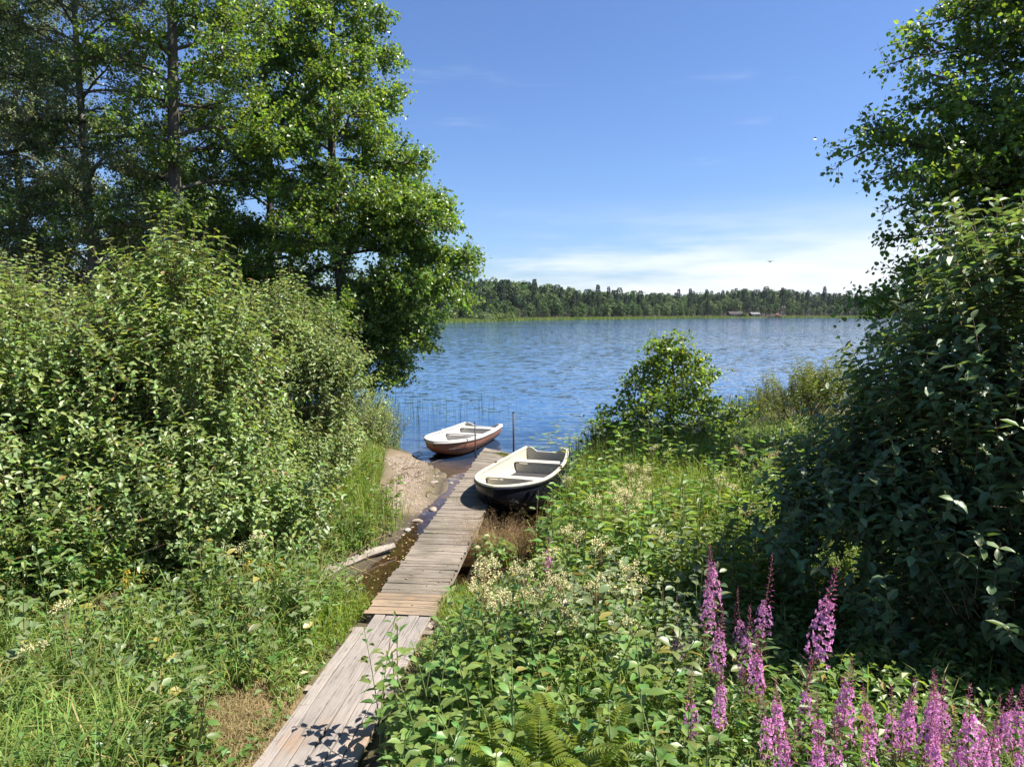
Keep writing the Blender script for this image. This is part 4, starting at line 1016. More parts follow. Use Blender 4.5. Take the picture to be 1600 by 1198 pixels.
_, counts['bush'] = tree('young_alder', gz(3.85, 17.2), 3.0, [(.2, 1.3), (.6, 1.8), (1.0, 1.65), (1.6, 1.35), (2.2, .85), (2.7, .4), (3.0, .12)], (M['bark'], M['bush_leaf']), 'young bushy alder standing alone on the bank in front of the lake', 'tree', n_limb=40, trunk_r=.05,
    h0=.06, tpl=T_MID, leaf=(.10, .085), per=7, twigs=5, sub=8, rise=.5, twig_len=.32, boughs=[(.5, (2.15, 16.9, 1.35)), (.7, (5.6, 16.9, 1.5))])

# ------------------------------------------------------------------ shrubs
DW = (M['twig'], M['dogwood_leaf'])
_, counts['s1'] = shrub('dogwood_shrub', gz(-7.6, 9.6), [(0, 0, 1.7, 2.3, 1.5, 1.75), (-.9, .5, 2.5, 1.6, 1.2, 1.6), (1.2, -.1, 1.2, 1.3, 1.1, 1.3), (.3, -1.2, .7, 2.4, .9, 1.0), (-1.2, -1.0, 1.3, 1.2, .9, 1.2)], DW, 'broad dogwood shrub with light green leaves at the left edge under the dark trunk', 4000, near_parts=300, single='dogwood_leaf_single',
    tall=[(-.75, .2, 4.0, .7), (.3, .5, 3.6, .8)], leaf=(.10, .06))
_, counts['s2'] = shrub('dogwood_shrub', gz(-5.0, 10.4), [(0, 0, 1.8, 1.6, 1.4, 1.85), (.2, -.6, 1.0, 1.4, 1.0, 1.2), (-.1, .2, 3.1, .95, .8, 1.3), (.5, -1.5, .5, 1.7, .8, .9), (1.2, -.9, .5, 1.2, .9, .9), (-1.2, -.3, 1.6, 1.0, .9, 1.3)], DW, 'tall dogwood shrub with a single leafy shoot pointing up before the bare trunk', 4300, near_parts=300, single='dogwood_leaf_single',
    tall=[(0.05, .1, 4.1, .95), (-.05, .0, 4.3, .8), (.3, .2, 3.8, .8)], leaf=(.095, .056))
_, counts['s3'] = shrub('sallow_shrub', gz(-3.95, 12.6), [(0, 0, 1.6, 1.25, 1.2, 1.6), (-.4, .5, 2.65, 1.15, 1.0, 1.2), (.35, -.5, .9, .8, .9, 1.0), (.3, .1, 2.2, .9, .8, .9), (-.1, -1.3, .7, .9, 1.0, .9)], (M['twig'], M['sallow_leaf']),
    'greyish sallow shrub nearest the big alder and the beach', 3300, leaf=(.085, .046), opposite=False, per=12, shoot_len=(.35, .7))
_, counts['s4'] = shrub('sallow_shrub', gz(-9.4, 13.2), [(0, 0, 2.0, 2.6, 1.4, 2.2), (1.9, .2, 1.8, 1.7, 1.2, 2.0)], (M['twig'], M['sallow_leaf']), 'dim sallow thicket behind the dogwoods at the foot of the trunks', 1300, leaf=(.10, .06), opposite=False)
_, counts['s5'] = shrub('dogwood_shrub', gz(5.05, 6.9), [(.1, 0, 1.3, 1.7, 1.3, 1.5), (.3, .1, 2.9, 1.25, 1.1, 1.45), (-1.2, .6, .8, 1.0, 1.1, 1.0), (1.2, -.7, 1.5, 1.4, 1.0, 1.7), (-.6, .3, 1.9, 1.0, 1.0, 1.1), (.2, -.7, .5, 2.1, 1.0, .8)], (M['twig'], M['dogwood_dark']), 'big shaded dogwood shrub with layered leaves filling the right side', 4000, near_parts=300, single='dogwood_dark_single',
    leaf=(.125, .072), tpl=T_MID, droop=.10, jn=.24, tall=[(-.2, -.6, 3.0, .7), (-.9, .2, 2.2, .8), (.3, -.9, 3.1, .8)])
_, counts['s6'] = shrub('willow_shrub', gz(8.2, 20.0), [(0, 0, .7, 1.2, 1.1, .85), (1.0, .3, .9, 1.2, 1.0, .95)], (M['twig'], M['willow_leaf']), 'yellow green willow shrub at the waterline right of the young alder', 900, leaf=(.09, .03), opposite=False, per=14, shoot_len=(.3, .7))
_, counts['s7'] = shrub('dogwood_shrub', gz(6.9, 13.2), [(0, 0, .6, 1.3, 1.2, .8), (1.2, .6, .9, 1.4, 1.2, 1.1)], DW, 'dogwood shrub behind the big shaded one on the right bank', 700, leaf=(.09, .055))
_, counts['s8'] = shrub('willow_shrub', gz(-4.1, 19.2), [(0, 0, .55, .8, 1.0, .75), (.5, -1.2, .4, .6, .9, .6)], (M['twig'], M['sallow_leaf']), 'low dark willow shrub under the big alder above the beach', 520, leaf=(.07, .03), opposite=False, per=14, shoot_len=(.25, .6))

shrub('leafy_bush', gz(-3.55, 9.9), [(0, 0, .45, .75, .7, .6), (-.8, -.5, .4, .8, .6, .55), (.1, .8, .4, .5, .6, .5)], (M['green_stem'], M['herb_leaf']), 'low light green leafy bush beside the log on the left bank', 620, leaf=(.085, .038), opposite=False, per=14, shoot_len=(.25, .5), cat='bush')
shrub('leafy_bush', gz(-5.6, 7.9), [(0, 0, .4, 1.2, .6, .6), (-1.3, .2, .4, .8, .6, .55)], (M['green_stem'], M['herb_leaf']), 'low light green leafy bush under the tall dogwood shrub on the left bank', 560, leaf=(.095, .045), opposite=False, per=14, shoot_len=(.25, .5), cat='bush')

# ------------------------------------------------------------------ ground vegetation (uncountable)
PATH = np.array([W0, W1]); DOCK = np.array([P0, P1]); BEACH = np.array([(-3.0, 19.4), (-2.5, 17), (-2.2, 14.2)])


def veg_ok(X, Y, path=.50, shore=.12):
    bare = (np.hypot((X + 2.42) / .36, (Y - 5.85) / .5) > .75 + .25 * vnoise(X, Y, 7, 1)) & (np.hypot(X + .82, Y - 7.75) > .3)      # a trodden patch, and the two stones
    return bare & (land_dist(X, Y) > shore) & (seg_dist(X, Y, PATH) > path) & (seg_dist(X, Y, DOCK) > .5) & (seg_dist(X, Y, BEACH) > .6)


def scatter(n, x0, x1, y0, y1, path=.50, shore=.12, fall=1.4, ref=5.0):
    X = rng.uniform(x0, x1, n); Y = rng.uniform(y0, y1, n)
    k = (np.abs(X) < Y * .80 + 1.2) & (rng.uniform(0, 1, n) < np.minimum(1, (ref / np.maximum(Y, .1)) ** fall)); X, Y = X[k], Y[k]
    k = veg_ok(X, Y, path, shore); return X[k], Y[k]


def blades(X, Y, h, w, bend, mat_, Z=None, az=None):
    n = len(X); Z = height(X, Y) if Z is None else Z; a = rng.uniform(0, 6.283, n) if az is None else az; D = np.stack([np.cos(a), np.sin(a), 0 * a], -1); f = a + np.pi / 2 + rng.normal(0, .6, n); S = np.stack([np.cos(f), np.sin(f), 0 * a], -1) * (w / 2)[:, None]
    P = np.stack([X, Y, Z - .02], -1); up = np.array([0, 0, 1.]); bend = np.asarray(bend)
    m1 = P + up * (h * .55)[:, None] + D * (h * bend * .28)[:, None]; m2 = P + up * (h * (.95 - .25 * bend))[:, None] + D * (h * bend * .70)[:, None]; tp = P + up * (h * (1.12 - .62 * bend))[:, None] + D * (h * bend * 1.1)[:, None]
    V = np.stack([P - S, P + S, m1 - S * .9, m1 + S * .9, m2 - S * .6, m2 + S * .6, tp], 1).reshape(-1, 3)
    F0 = np.array([(0, 1, 3), (0, 3, 2), (2, 3, 5), (2, 5, 4), (4, 5, 6)]); return V, (np.arange(n)[:, None, None] * 7 + F0[None]).reshape(-1, 3)


def merge(parts):
    Vs, Fs, o = [], [], 0
    for V, F in parts: Vs.append(V); Fs.append(F + o); o += len(V)
    return np.concatenate(Vs), np.concatenate(Fs)


def hmap(X, Y):
    """Rough height of the herbage."""
    h = .50 + .20 * vnoise(X, Y, 1.1, 3) + .10 * vnoise(X, Y, 2.9, 5)
    pd = seg_dist(X, Y, PATH); h = h * np.clip((pd - .25) / .9, .25, 1)
    h = h * np.where((X > -1) & (Y > 8.4) & (Y < 15), np.clip(land_dist(X, Y) / 1.3, .22, 1), 1)
    return np.clip(h * np.where(X > 0, 1.1, .82), .1, 1.1)


parts = []
X, Y = scatter(95000, -11, -1.9, 3.4, 12); k = rng.uniform(0, 1, len(X)) < np.clip(.55 + vnoise(X, Y, 1.2, 8), .1, 1); X, Y = X[k], Y[k]; n = len(X)
parts.append(blades(X, Y, hmap(X, Y) * rng.uniform(.9, 2.0, n), rng.uniform(.008, .019, n), rng.uniform(.2, .95, n), None))
X, Y = scatter(85000, -.9, 9.5, 3.6, 21, fall=1.0, ref=7); k = rng.uniform(0, 1, len(X)) < np.clip(.45 + .8 * vnoise(X, Y, .9, 4) + np.clip((Y - 8) * .05, 0, .4), .08, 1); X, Y = X[k], Y[k]; n = len(X)
parts.append(blades(X, Y, hmap(X, Y) * rng.uniform(.65, 1.35, n), rng.uniform(.006, .012, n) * np.clip(Y / 8, 1, 2), rng.uniform(.15, .8, n), None))
X, Y = scatter(22000, -7, -2.4, 11, 26, fall=.6, ref=10); n = len(X); parts.append(blades(X, Y, rng.uniform(.3, .75, n), rng.uniform(.008, .018, n), rng.uniform(.1, .7, n), None))
V, F = merge(parts); tag(new_obj('grass', np_mesh('grass', V, F, M['grass'])), 'long green grass over both banks', kind='stuff'); counts['grass'] = len(F)
parts = []
for cx_, cy_, rr, m_, hh in ((-2.55, 8.6, .42, 2600, .34), (-2.2, 7.9, .25, 800, .28), (-.62, 8.75, .32, 1700, .30), (-.55, 8.0, .25, 700, .25), (2.2, 14.0, 1.0, 4200, .75), (1.35, 12.6, .6, 2400, .42), (2.6, 11.2, .9, 2600, .8), (3.4, 16, .9, 2600, .75), (1.9, 10.0, .6, 1500, .6), (-3.2, 12.7, .5, 1500, .6), (-3.4, 15.5, .5, 1500, .6), (-4.2, 18, .5, 1000, .6)):
    X = cx_ + rng.normal(0, rr, m_); Y = cy_ + rng.normal(0, rr, m_); k = veg_ok(X, Y, .45, .02); X, Y = X[k], Y[k]; n = len(X); parts.append(blades(X, Y, hh * rng.uniform(.6, 1.4, n), rng.uniform(.006, .012, n), rng.uniform(.1, .7, n), None))
V, F = merge(parts); tag(new_obj('bright_grass', np_mesh('bright_grass', V, F, M['bright_grass'])), 'fresh yellow green grass along the edges of the mud', kind='stuff')
parts = []
for cx_, cy_, rx_, ry_, m_ in ((-2.35, 5.4, .22, .55, 1500), (-2.6, 6.1, .4, .5, 800), (-.85, 7.6, .15, .7, 700), (-.95, 6.4, .12, .6, 400)):
    X = cx_ + rng.normal(0, rx_, m_); Y = cy_ + rng.normal(0, ry_, m_); k = veg_ok(X, Y, .43, .1); X, Y = X[k], Y[k]; n = len(X); parts.append(blades(X, Y, rng.uniform(.06, .26, n), rng.uniform(.004, .009, n), rng.uniform(.3, 1.0, n), None))
X = -2.42 + rng.normal(0, .17, 2600); Y = 5.8 + rng.normal(0, .26, 2600); n = 2600; parts.append(blades(X, Y, rng.uniform(.05, .20, n), rng.uniform(.003, .007, n), rng.uniform(.4, 1.1, n), None))
V, F = merge(parts); tag(new_obj('dry_grass', np_mesh('dry_grass', V, F, M['dry_grass'])), 'short dry straw coloured grass beside the boardwalk', kind='stuff')


def carpet(X, Y, h, ll, wl, per=1, z=None):
    n = len(X); Z = height(X, Y) + (h * rng.uniform(.05, 1, n) ** .6 if z is None else z); P = np.stack([X, Y, Z], -1); a = rng.uniform(0, 6.283, n)
    A = np.stack([np.cos(a), np.sin(a), rng.normal(-.1, .3, n)], -1); Nn = rnd3(n, .45) + np.array([0, 0, 1.]); g = rng.uniform(.6, 1.3, n); return P, A, Nn, ll * g, wl * g


L_ = []
X, Y = scatter(50000, -10, -1.9, 3.5, 11.5, fall=1.2); L_.append(carpet(X, Y, hmap(X, Y), .085, .045))
X, Y = scatter(115000, -.95, 8.0, 3.7, 22, fall=.9, ref=7); L_.append(carpet(X, Y, hmap(X, Y) * 1.05, np.where(Y < 8, .085, .065), np.where(Y < 8, .048, .036)))
X, Y = scatter(26000, -6.8, -2.3, 11, 26, fall=.5, ref=10); k = rng.uniform(0, 1, len(X)) < .9; L_.append(carpet(X[k], Y[k], .35 + .25 * vnoise(X[k], Y[k], 1.7), .06, .022))
P, A, Nn, ln, wd = (np.concatenate(q) for q in zip(*L_)); V, F = leaf_geo(P, A, Nn, ln, wd, T_SMALL)
tag(new_obj('undergrowth', np_mesh('undergrowth', V, F, M['herb_leaf'])), 'low leafy herbs covering the ground between the taller plants', kind='stuff'); counts['under'] = len(F)

# reeds standing in the water
def reed_patch(name, spots, label, h, m_='reed', bend=.18, w=(.008, .014)):
    parts = []
    for px, py, sx, sy, n in spots:
        x, y = at(px, py, 0); X = x + rng.normal(0, sx, n); Y = y + rng.normal(0, sy, n); Z = np.maximum(height(X, Y), -.6); hh = rng.uniform(*h, n) + np.maximum(-Z, 0); parts.append(blades(X, Y, hh, rng.uniform(*w, n), rng.uniform(.0, bend, n), None, Z))
    V, F = merge(parts); tag(new_obj(name, np_mesh(name, V, F, M[m_])), label, kind='stuff')


reed_patch('lake_reeds', [(640, 660, .7, 1.0, 40), (700, 648, .8, 1.2, 40), (665, 650, .9, 1.2, 30), (745, 648, .9, 1.4, 34), (620, 640, .6, 1.4, 60), (610, 668, .35, .6, 60)], 'sparse thin rushes standing in the open water behind the red boat', (.45, .95), w=(.007, .012))
reed_patch('shore_reeds', [(930, 745, .30, .5, 420), (950, 730, .35, .5, 420), (915, 765, .2, .4, 140), (1150, 668, .7, .6, 420), (1185, 655, .7, .7, 420), (1230, 640, .8, .8, 420), (985, 712, .4, .3, 200)], 'green reeds along the right hand waterline', (.5, 1.05), 'reed', .3)

# ------------------------------------------------------------------ lily pads
b = MB(); a = np.linspace(R(18), R(342), 13); b.add([(0, 0, .004)] + [(math.cos(q), math.sin(q), .004 + .05 * (k % 5 == 2)) for k, q in enumerate(a)], [(0, i, i + 1) for i in range(1, 13)]); pad = b.mesh('lily_pad', M['lily'])
npad = 0
for px0, px1, py0, py1, n in ((830, 965, 676, 716, 150), (885, 930, 712, 760, 60), (930, 985, 690, 712, 30), (860, 1000, 655, 676, 40)):
    for _ in range(n):
        x, y = at(rng.uniform(px0, px1), rng.uniform(py0, py1), 0)
        if land_dist(np.array([x]), np.array([y]))[0] > -.15: continue
        o = new_obj('lily_pad', pad, None, (x, y, .004 + .002 * rng.uniform()), (rng.normal(0, .03), rng.normal(0, .03), rng.uniform(0, 6.3)), rng.uniform(.055, .12)); tag(o, 'flat round lily pad floating on the water off the right bank', 'lily pad', 'lily pads floating off the right bank'); npad += 1

# ------------------------------------------------------------------ modelled herbs
def herb_proto(name, label, cat, group, h, pairs, ll, wl, mkey, stem_m, whorl=2, h_lo=.18, up=.15, curve=.10):
    root = thing(name, (0, 0, 0), label, cat, group); c = rng.uniform(0, 6.28); zz = np.linspace(0, h, 7)
    def ax(z): s = z / h; return np.array([curve * h * s * s * math.cos(c), curve * h * s * s * math.sin(c), z])
    b = MB(); b.tube([ax(z) for z in zz], np.linspace(.007, .003, 7), 5, cap=False); new_obj('stem', b.mesh('stem', stem_m), root)
    me = leaf_mesh(mkey); ph = rng.uniform(0, 6)
    for k in range(pairs):
        s = h_lo + (1 - h_lo) * (k + .6) / pairs; p = ax(h * s); g = math.sin(math.pi * min(.93, .22 + .72 * s)) * .75 + .35
        for q in range(whorl):
            f = ph + k * math.pi / 2 + q * 2 * math.pi / whorl + rng.normal(0, .25); d = np.array([math.cos(f), math.sin(f), up + .5 * s * s - .15 + rng.normal(0, .15)]); l = ll * g * rng.uniform(.8, 1.15)
            pp = p + d * .25 * l; place_leaf(me, root, pp, d, np.array([0, 0, 1.]) + rnd3(1, .25)[0], l, wl * g * rng.uniform(.85, 1.1))
    f = ph; place_leaf(me, root, ax(h), np.array([.3, .2, 1]), np.array([-.8, 0, .4]), ll * .4, wl * .35)
    return remember(root)


def place_all(protos, spots, hscale=(.8, 1.2)):
    used = {}
    for k, (x, y, lab, s) in enumerate(spots):
        pr = protos[k % len(protos)]
        if pr.name in used: o = copy_tree(pr)
        else: used[pr.name] = 1; o = pr
        g = s if s else rng.uniform(*hscale); o.location = (x, y, hz(x, y) - .03); o.rotation_euler = (rng.normal(0, .06), rng.normal(0, .06), rng.uniform(0, 6.28)); o.scale = (g, g, g)
        if lab: o['label'] = lab


def spots_px(n, px0, px1, py0, py1, z, path=.55, mind=.25):
    out = []; tries = 0
    while len(out) < n and tries < 6000:
        tries += 1; x, y = at(rng.uniform(px0, px1), rng.uniform(py0, py1), z)
        if not veg_ok(np.array([x]), np.array([y]), path, .1)[0] or any((x - q[0]) ** 2 + (y - q[1]) ** 2 < mind * mind for q in out): continue
        out.append((x, y, None, None))
    return out


M['herb_stem'] = plain_mat('herb_stem', (0.10, 0.15, 0.04), 0.6, (0.14, 0.19, 0.06))
nettle = [herb_proto('broad_leaved_herb', 'dark green herb with paired pointed leaves right of the boardwalk', 'herb', 'broad leaved herbs right of the boardwalk', .85 + .1 * k, 8 + k % 3, .14, .075, 'herb_leaf_single', M['herb_stem'], curve=.10 + .06 * k) for k in range(4)]
place_all(nettle, spots_px(28, 590, 800, 1040, 1290, 1.0, .46, .2) + spots_px(26, 800, 1120, 1040, 1260, 1.1, .6, .22) + spots_px(18, 700, 1010, 985, 1080, 1.0, .6, .25))
leafy = [herb_proto('light_green_herb', 'light green leafy herb in the grass left of the boardwalk', 'herb', 'light green herbs left of the boardwalk', .55 + .08 * k, 6 + k % 2, .10, .052, 'herb_leaf_single', M['herb_stem'], curve=.22, up=.25, whorl=3) for k in range(4)]
place_all(leafy, spots_px(74, 0, 520, 985, 1360, .35, .66, .22), (.8, 1.2))
tall = [herb_proto('tall_leafy_herb', 'tall herb with broad light leaves below the left dogwood shrubs', 'herb', 'tall broad leaved herbs below the left shrubs', .75 + .1 * k, 8, .15, .085, 'sapling_leaf_single', M['herb_stem'], curve=.14, up=.2) for k in range(4)]
place_all(tall, spots_px(26, 0, 330, 960, 1150, .75, .7, .3) + spots_px(18, 300, 520, 885, 1000, .7, .6, .25), (.75, 1.15))
tallr = [copy_tree(q) for q in tall]
for q, s in zip(tallr, tall): KIDS[q.name] = KIDS[s.name]; q['label'] = 'tall herb with broad light leaves behind the ferns on the right bank'; q['group'] = 'tall broad leaved herbs on the right bank'
place_all(tallr, spots_px(34, 800, 1130, 850, 1010, 1.15, .6, .24), (.95, 1.25))
sap = [herb_proto('sapling', 'young sapling', 'sapling', None, 1.15 + .12 * k, 10, .17, .105, 'sapling_leaf_single', M['red_stem'], whorl=3, h_lo=.12, curve=.06, up=.05) for k in range(3)]
sx = []
for px, py, Y, lab in ((985, 880, 6.9, 'tallest pale leaved sapling standing left of the back fireweeds'), (1040, 905, 6.6, 'pale leaved sapling just left of the back fireweeds'), (945, 925, 6.7, 'pale leaved sapling above the cream flowers in the mid bank'),
                     (1020, 1000, 5.7, 'broad pale sapling in front of the tallest one'), (960, 1020, 5.6, 'lower pale sapling above the ferns'), (900, 985, 6.3, 'small pale sapling nearest the cream meadowsweet'), (1065, 960, 5.9, 'pale sapling close against the leftmost back fireweed')):
    x, zt = at_y(px, py, Y); h = zt - hz(x, Y); sx.append((x, Y, lab, min(1.25, max(.8, h / 1.2))))
place_all(sap, sx)

# ferns
fr = Tubes(); frv = []
s = np.linspace(0, 1, 24); rach = np.stack([s * .62, 0 * s, .40 * np.sin(s * 2.2)], -1)
fr.add(rach[::3], np.linspace(.004, .001, 8), 3); Pp, Ap, lp_ = [], [], []
for k in range(2, 24):
    g = math.sin(math.pi * min(.98, .18 + .80 * s[k])) ** .8
    for sd_ in (-1, 1): Pp.append(rach[k]); Ap.append((.35, sd_ * 1., -.12)); lp_.append(.135 * g + .01)
Vf, Ff = leaf_geo(np.array(Pp), np.array(Ap), np.tile([(0, 0, 1.)], (len(Pp), 1)), np.array(lp_), np.full(len(Pp), .026), T_MID)
frond = np_mesh('frond', np.concatenate([Vf, np.concatenate(fr.V)]), np.concatenate([Ff, np.concatenate([np.concatenate(fr.F)[:, :3], np.concatenate(fr.F)[:, [0, 2, 3]]]) + len(Vf)]), M['fern'])
for k, (px, py, sc, lab) in enumerate(((845, 1180, 1.0, 'yellow green fern at the bottom edge left of the pink flowers'), (780, 1150, .95, 'yellow green fern farthest left at the bottom edge'), (915, 1195, 1.0, 'fern between the other ferns and the fireweed at the bottom edge'),
                                       (865, 1110, .85, 'smaller fern half hidden behind the front ferns'), (950, 1140, .9, 'upright fern just left of the front fireweed'))):
    x, y = at(px, py + 60, 1.0); root = thing('fern', (x, y, hz(x, y) + .36), lab, 'fern', 'ferns at the bottom edge', scale=sc * .72)
    nf = 8
    for j in range(nf): new_obj('frond', frond, root, (0, 0, .05), (rng.normal(0, .1), -.35 + rng.normal(0, .15), j * 6.283 / nf + rng.normal(0, .2)), rng.uniform(.8, 1.15))

# fireweed
def fireweed_proto(seed, H=1.35, dense=1.0):
    root = thing('fireweed', (0, 0, 0), 'fireweed', 'fireweed', 'fireweeds on the right bank'); zz = np.linspace(0, H, 10); c = rng.uniform(0, 6.28)
    def ax(z): q = z / H; return np.array([  .07 * q * q * math.cos(c) + .008 * math.sin(z * 9),   .07 * q * q * math.sin(c), z])
    b = MB(); b.tube([ax(z) for z in zz], np.linspace(.007, .0018, 10), 5, cap=False); new_obj('stem', b.mesh('stem', M['red_stem']), root)
    me = leaf_mesh('fireweed_leaf_single')
    for k in range(34):
        z = .12 + .58 * k / 33; f = k * 2.4 + rng.normal(0, .2); d = np.array([math.cos(f), math.sin(f), .35 + rng.normal(0, .15)]); place_leaf(me, root, ax(z), d, np.array([0, 0, 1.]) + rnd3(1, .2)[0], rng.uniform(.12, .17), rng.uniform(.022, .032))
    z0, zl = (.80, .76, .84, .72)[seed], (.36, .34, .33, .26)[seed]          # where the open flowers begin, and over what length
    nfl = int(78 * dense); u = np.linspace(0, 1, nfl); zf = z0 + zl * u + rng.normal(0, .012, nfl); f = np.arange(nfl) * 2.4 + rng.normal(0, .35, nfl); rr = .066 * (1.12 - .72 * u) * rng.uniform(.6, 1.2, nfl)
    X0 = ax(z0 + zl / 2); C = np.stack([X0[0] + rr * np.cos(f), X0[1] + rr * np.sin(f), zf + rr * .2], -1); out = unit(np.stack([np.cos(f), np.sin(f), .15 + 0 * f], -1)); U = unit(np.cross(out, [0, 0, 1.])); W = np.cross(out, U); P, A, Nn, ln = [], [], [], []
    for q in range(4):
        g = q * math.pi / 2 + .4; e = math.cos(g) * U + math.sin(g) * W; P.append(C); A.append(e + .35 * out + rng.normal(0, .2, e.shape)); Nn.append(out + rng.normal(0, .2, e.shape)); ln.append(rng.uniform(.017, .025, nfl))
    V, F = leaf_geo(np.concatenate(P), np.concatenate(A), np.concatenate(Nn), np.concatenate(ln), np.concatenate(ln) * .8)
    o = new_obj('blossom', np_mesh('blossom', V, F, M['magenta']), root); o['kind'] = 'stuff'
    nb = 44; u = np.linspace(0, 1, nb); zt = z0 + zl - .04; zb_ = zt + (H + .02 - zt) * u; f = np.arange(nb) * 2.4; rr = .034 * (1.08 - u); X1 = ax(H * .95); P = np.stack([X1[0] + .3 * rr * np.cos(f), X1[1] + .3 * rr * np.sin(f), zb_], -1); A = np.stack([np.cos(f), np.sin(f), -.35 + 1.5 * u], -1)
    V, F = leaf_geo(P, A, rnd3(nb), .013 + rr * .8, np.full(nb, .008)); o = new_obj('bud', np_mesh('bud', V, F, M['bud']), root); o['kind'] = 'stuff'
    npd = 30; zp = z0 - .19 + .22 * np.linspace(0, 1, npd); f = np.arange(npd) * 2.4; X2 = ax(z0 - .1); P = np.stack([X2[0] + 0 * f, X2[1] + 0 * f, zp], -1); D_ = unit(np.stack([np.cos(f), np.sin(f), .75 + 0 * f], -1)); t_ = Tubes(); t_.straight(P, P + D_ * rng.uniform(.05, .09, (npd, 1)), .0024, .0015, 3)
    o = new_obj('seed_pod', t_.mesh('seed_pod', M['pod']), root); o['kind'] = 'stuff'
    return remember(root)


fw = [fireweed_proto(k, dense=(1.0, .8, 1.15, .65)[k]) for k in range(4)]
fsp = []
for px, py, Y, lab in ((1245, 862, 5.0, 'tallest fireweed with long bare tip rising before the dark shrub'), (1102, 872, 6.0, 'back fireweed at the left of the group beside the pale sapling'), (1131, 852, 6.3, 'back fireweed with thin dark red tip behind the leftmost one'),
    (1188, 866, 5.8, 'back fireweed standing alone between the tallest one and the pale saplings'), (1112, 940, 5.3, 'fireweed with long pink head below the leftmost back one'), (1168, 952, 5.2, 'thin fireweed with mostly unopened buds left of the tallest'),
    (1193, 982, 5.05, 'fireweed with short pink tuft just left of the tallest'), (1078, 1060, 4.75, 'leftmost front fireweed beside the ferns'), (1120, 1050, 4.65, 'front fireweed with drooping pink head right of the leftmost front one'),
    (1286, 1072, 4.35, 'fireweed with buds at the foot of the tallest one'), (1311, 1032, 4.4, 'slender fireweed with mauve buds right of the tallest one'), (1318, 1085, 4.25, 'fireweed with open purple flowers below the slender mauve one'), (1393, 1066, 4.25, 'left one of the tight fireweed clump before the dark shade'),
    (1418, 1078, 4.35, 'short fireweed in the middle of the tight clump'), (1447, 1062, 4.15, 'fullest bright pink fireweed of the tight clump'), (1507, 1088, 4.15, 'purple fireweed right of the tight clump with two close tips'), (1528, 1078, 4.05, 'purple fireweed with the rightmost of the two close tips'),
    (1592, 1130, 4.0, 'purple fireweed cut by the right edge of the picture'), (1232, 1105, 4.4, 'dull pink fireweed gone partly to seed below the tallest one'), (1160, 915, 6.1, 'small mauve fireweed low among the back leaves'), (1215, 1165, 4.1, 'fireweed tip at the bottom edge left of the bud rich ones'),
    (1375, 1125, 4.1, 'small fireweed at the left foot of the tight clump'), (1480, 1150, 4.0, 'small fireweed at the right foot of the tight clump'), (1060, 985, 5.9, 'little pink fireweed hidden among the pale saplings'), (845, 975, 7.6, 'tiny pink fireweed near the cream meadowsweet')):
    x, zt = at_y(px, py, Y); fsp.append((x, Y, lab, max(.8, (zt - hz(x, Y)) / 1.35)))
place_all(fw, fsp)
ex = []
while len(ex) < 15:
    px, py = rng.choice([rng.uniform(1200, 1340), rng.uniform(1370, 1600)]), rng.uniform(1085, 1190); Y = rng.uniform(3.9, 4.7); x, zt = at_y(px, py, Y)
    if all((x - q[0]) ** 2 + (Y - q[1]) ** 2 > .10 ** 2 for q in ex + fsp): ex.append((x, Y, 'small pink fireweed in the crowd along the bottom right edge', max(.8, (zt - hz(x, Y)) / 1.35)))
fx = [copy_tree(q) for q in fw]
for q in fx: q['group'] = 'fireweeds crowded along the bottom right edge'
for q, s in zip(fx, fw): KIDS[q.name] = KIDS[s.name]
place_all(fx, ex)

# meadowsweet
def sweet_proto(k):
    root = thing('meadowsweet', (0, 0, 0), 'meadowsweet with fluffy cream flower heads in the meadow on the right bank', 'wildflower', 'cream meadowsweets on the right bank'); h = .85 + .1 * k; t_ = Tubes(); t_.add([(0, 0, 0), (.02, .01, h * .5), (.0, .03, h)], [.005, .004, .002], 4); P, Fl = [], []
    for j in range(5 + k):
        f = j * 2.4; q = np.array([.07 * math.cos(f), .07 * math.sin(f), h + .05 * rng.uniform(-1, 1)]); t_.straight([(0, .02, h * .85)], [q], .002, .001, 3); Fl.append(q + rnd3(24, .017))
    new_obj('stem', t_.mesh('stem', M['red_stem']), root); Fl = np.concatenate(Fl); V, F = leaf_geo(Fl, rnd3(len(Fl)), rnd3(len(Fl), .7) + np.array([0, 0, 1.]), .015, .013); o = new_obj('flower_head', np_mesh('flower_head', V, F, M['cream_flower']), root); o['kind'] = 'stuff'
    m_ = 30; z = rng.uniform(.2, .85, m_) * h; f = rng.uniform(0, 6.28, m_); P = np.stack([.03 * np.cos(f), .03 * np.sin(f), z], -1); V, F = leaf_geo(P, np.stack([np.cos(f), np.sin(f), .2 + 0 * f], -1), rnd3(m_, .3) + np.array([0, 0, 1.]), rng.uniform(.06, .1, m_), .035, T_MID); new_obj('foliage', np_mesh('foliage', V, F, M['herb_leaf']), root)
    return remember(root)


sw = [sweet_proto(k) for k in range(4)]
ss = spots_px(24, 740, 885, 925, 985, 1.3, .6, .13) + spots_px(15, 920, 1010, 735, 820, 1.3, .6, .25) + spots_px(20, 880, 1240, 715, 880, 1.3, .6, .22) + spots_px(16, 1080, 1260, 675, 725, 1.3, .6, .4) + spots_px(10, 860, 1000, 925, 980, 1.3, .6, .2)
place_all(sw, ss, (.95, 1.2))
lsw = [sweet_proto(k) for k in (0, 2)]
for o in lsw: o['label'] = 'cream meadowsweet flowering in front of the left dogwood shrubs'; o['group'] = 'cream meadowsweets on the left bank'
place_all(lsw, [(*at(px, py, .5), None, 1.0) for px, py in ((345, 935), (362, 925), (378, 940), (395, 930), (330, 950), (410, 945), (355, 955), (120, 1130), (70, 1150))])


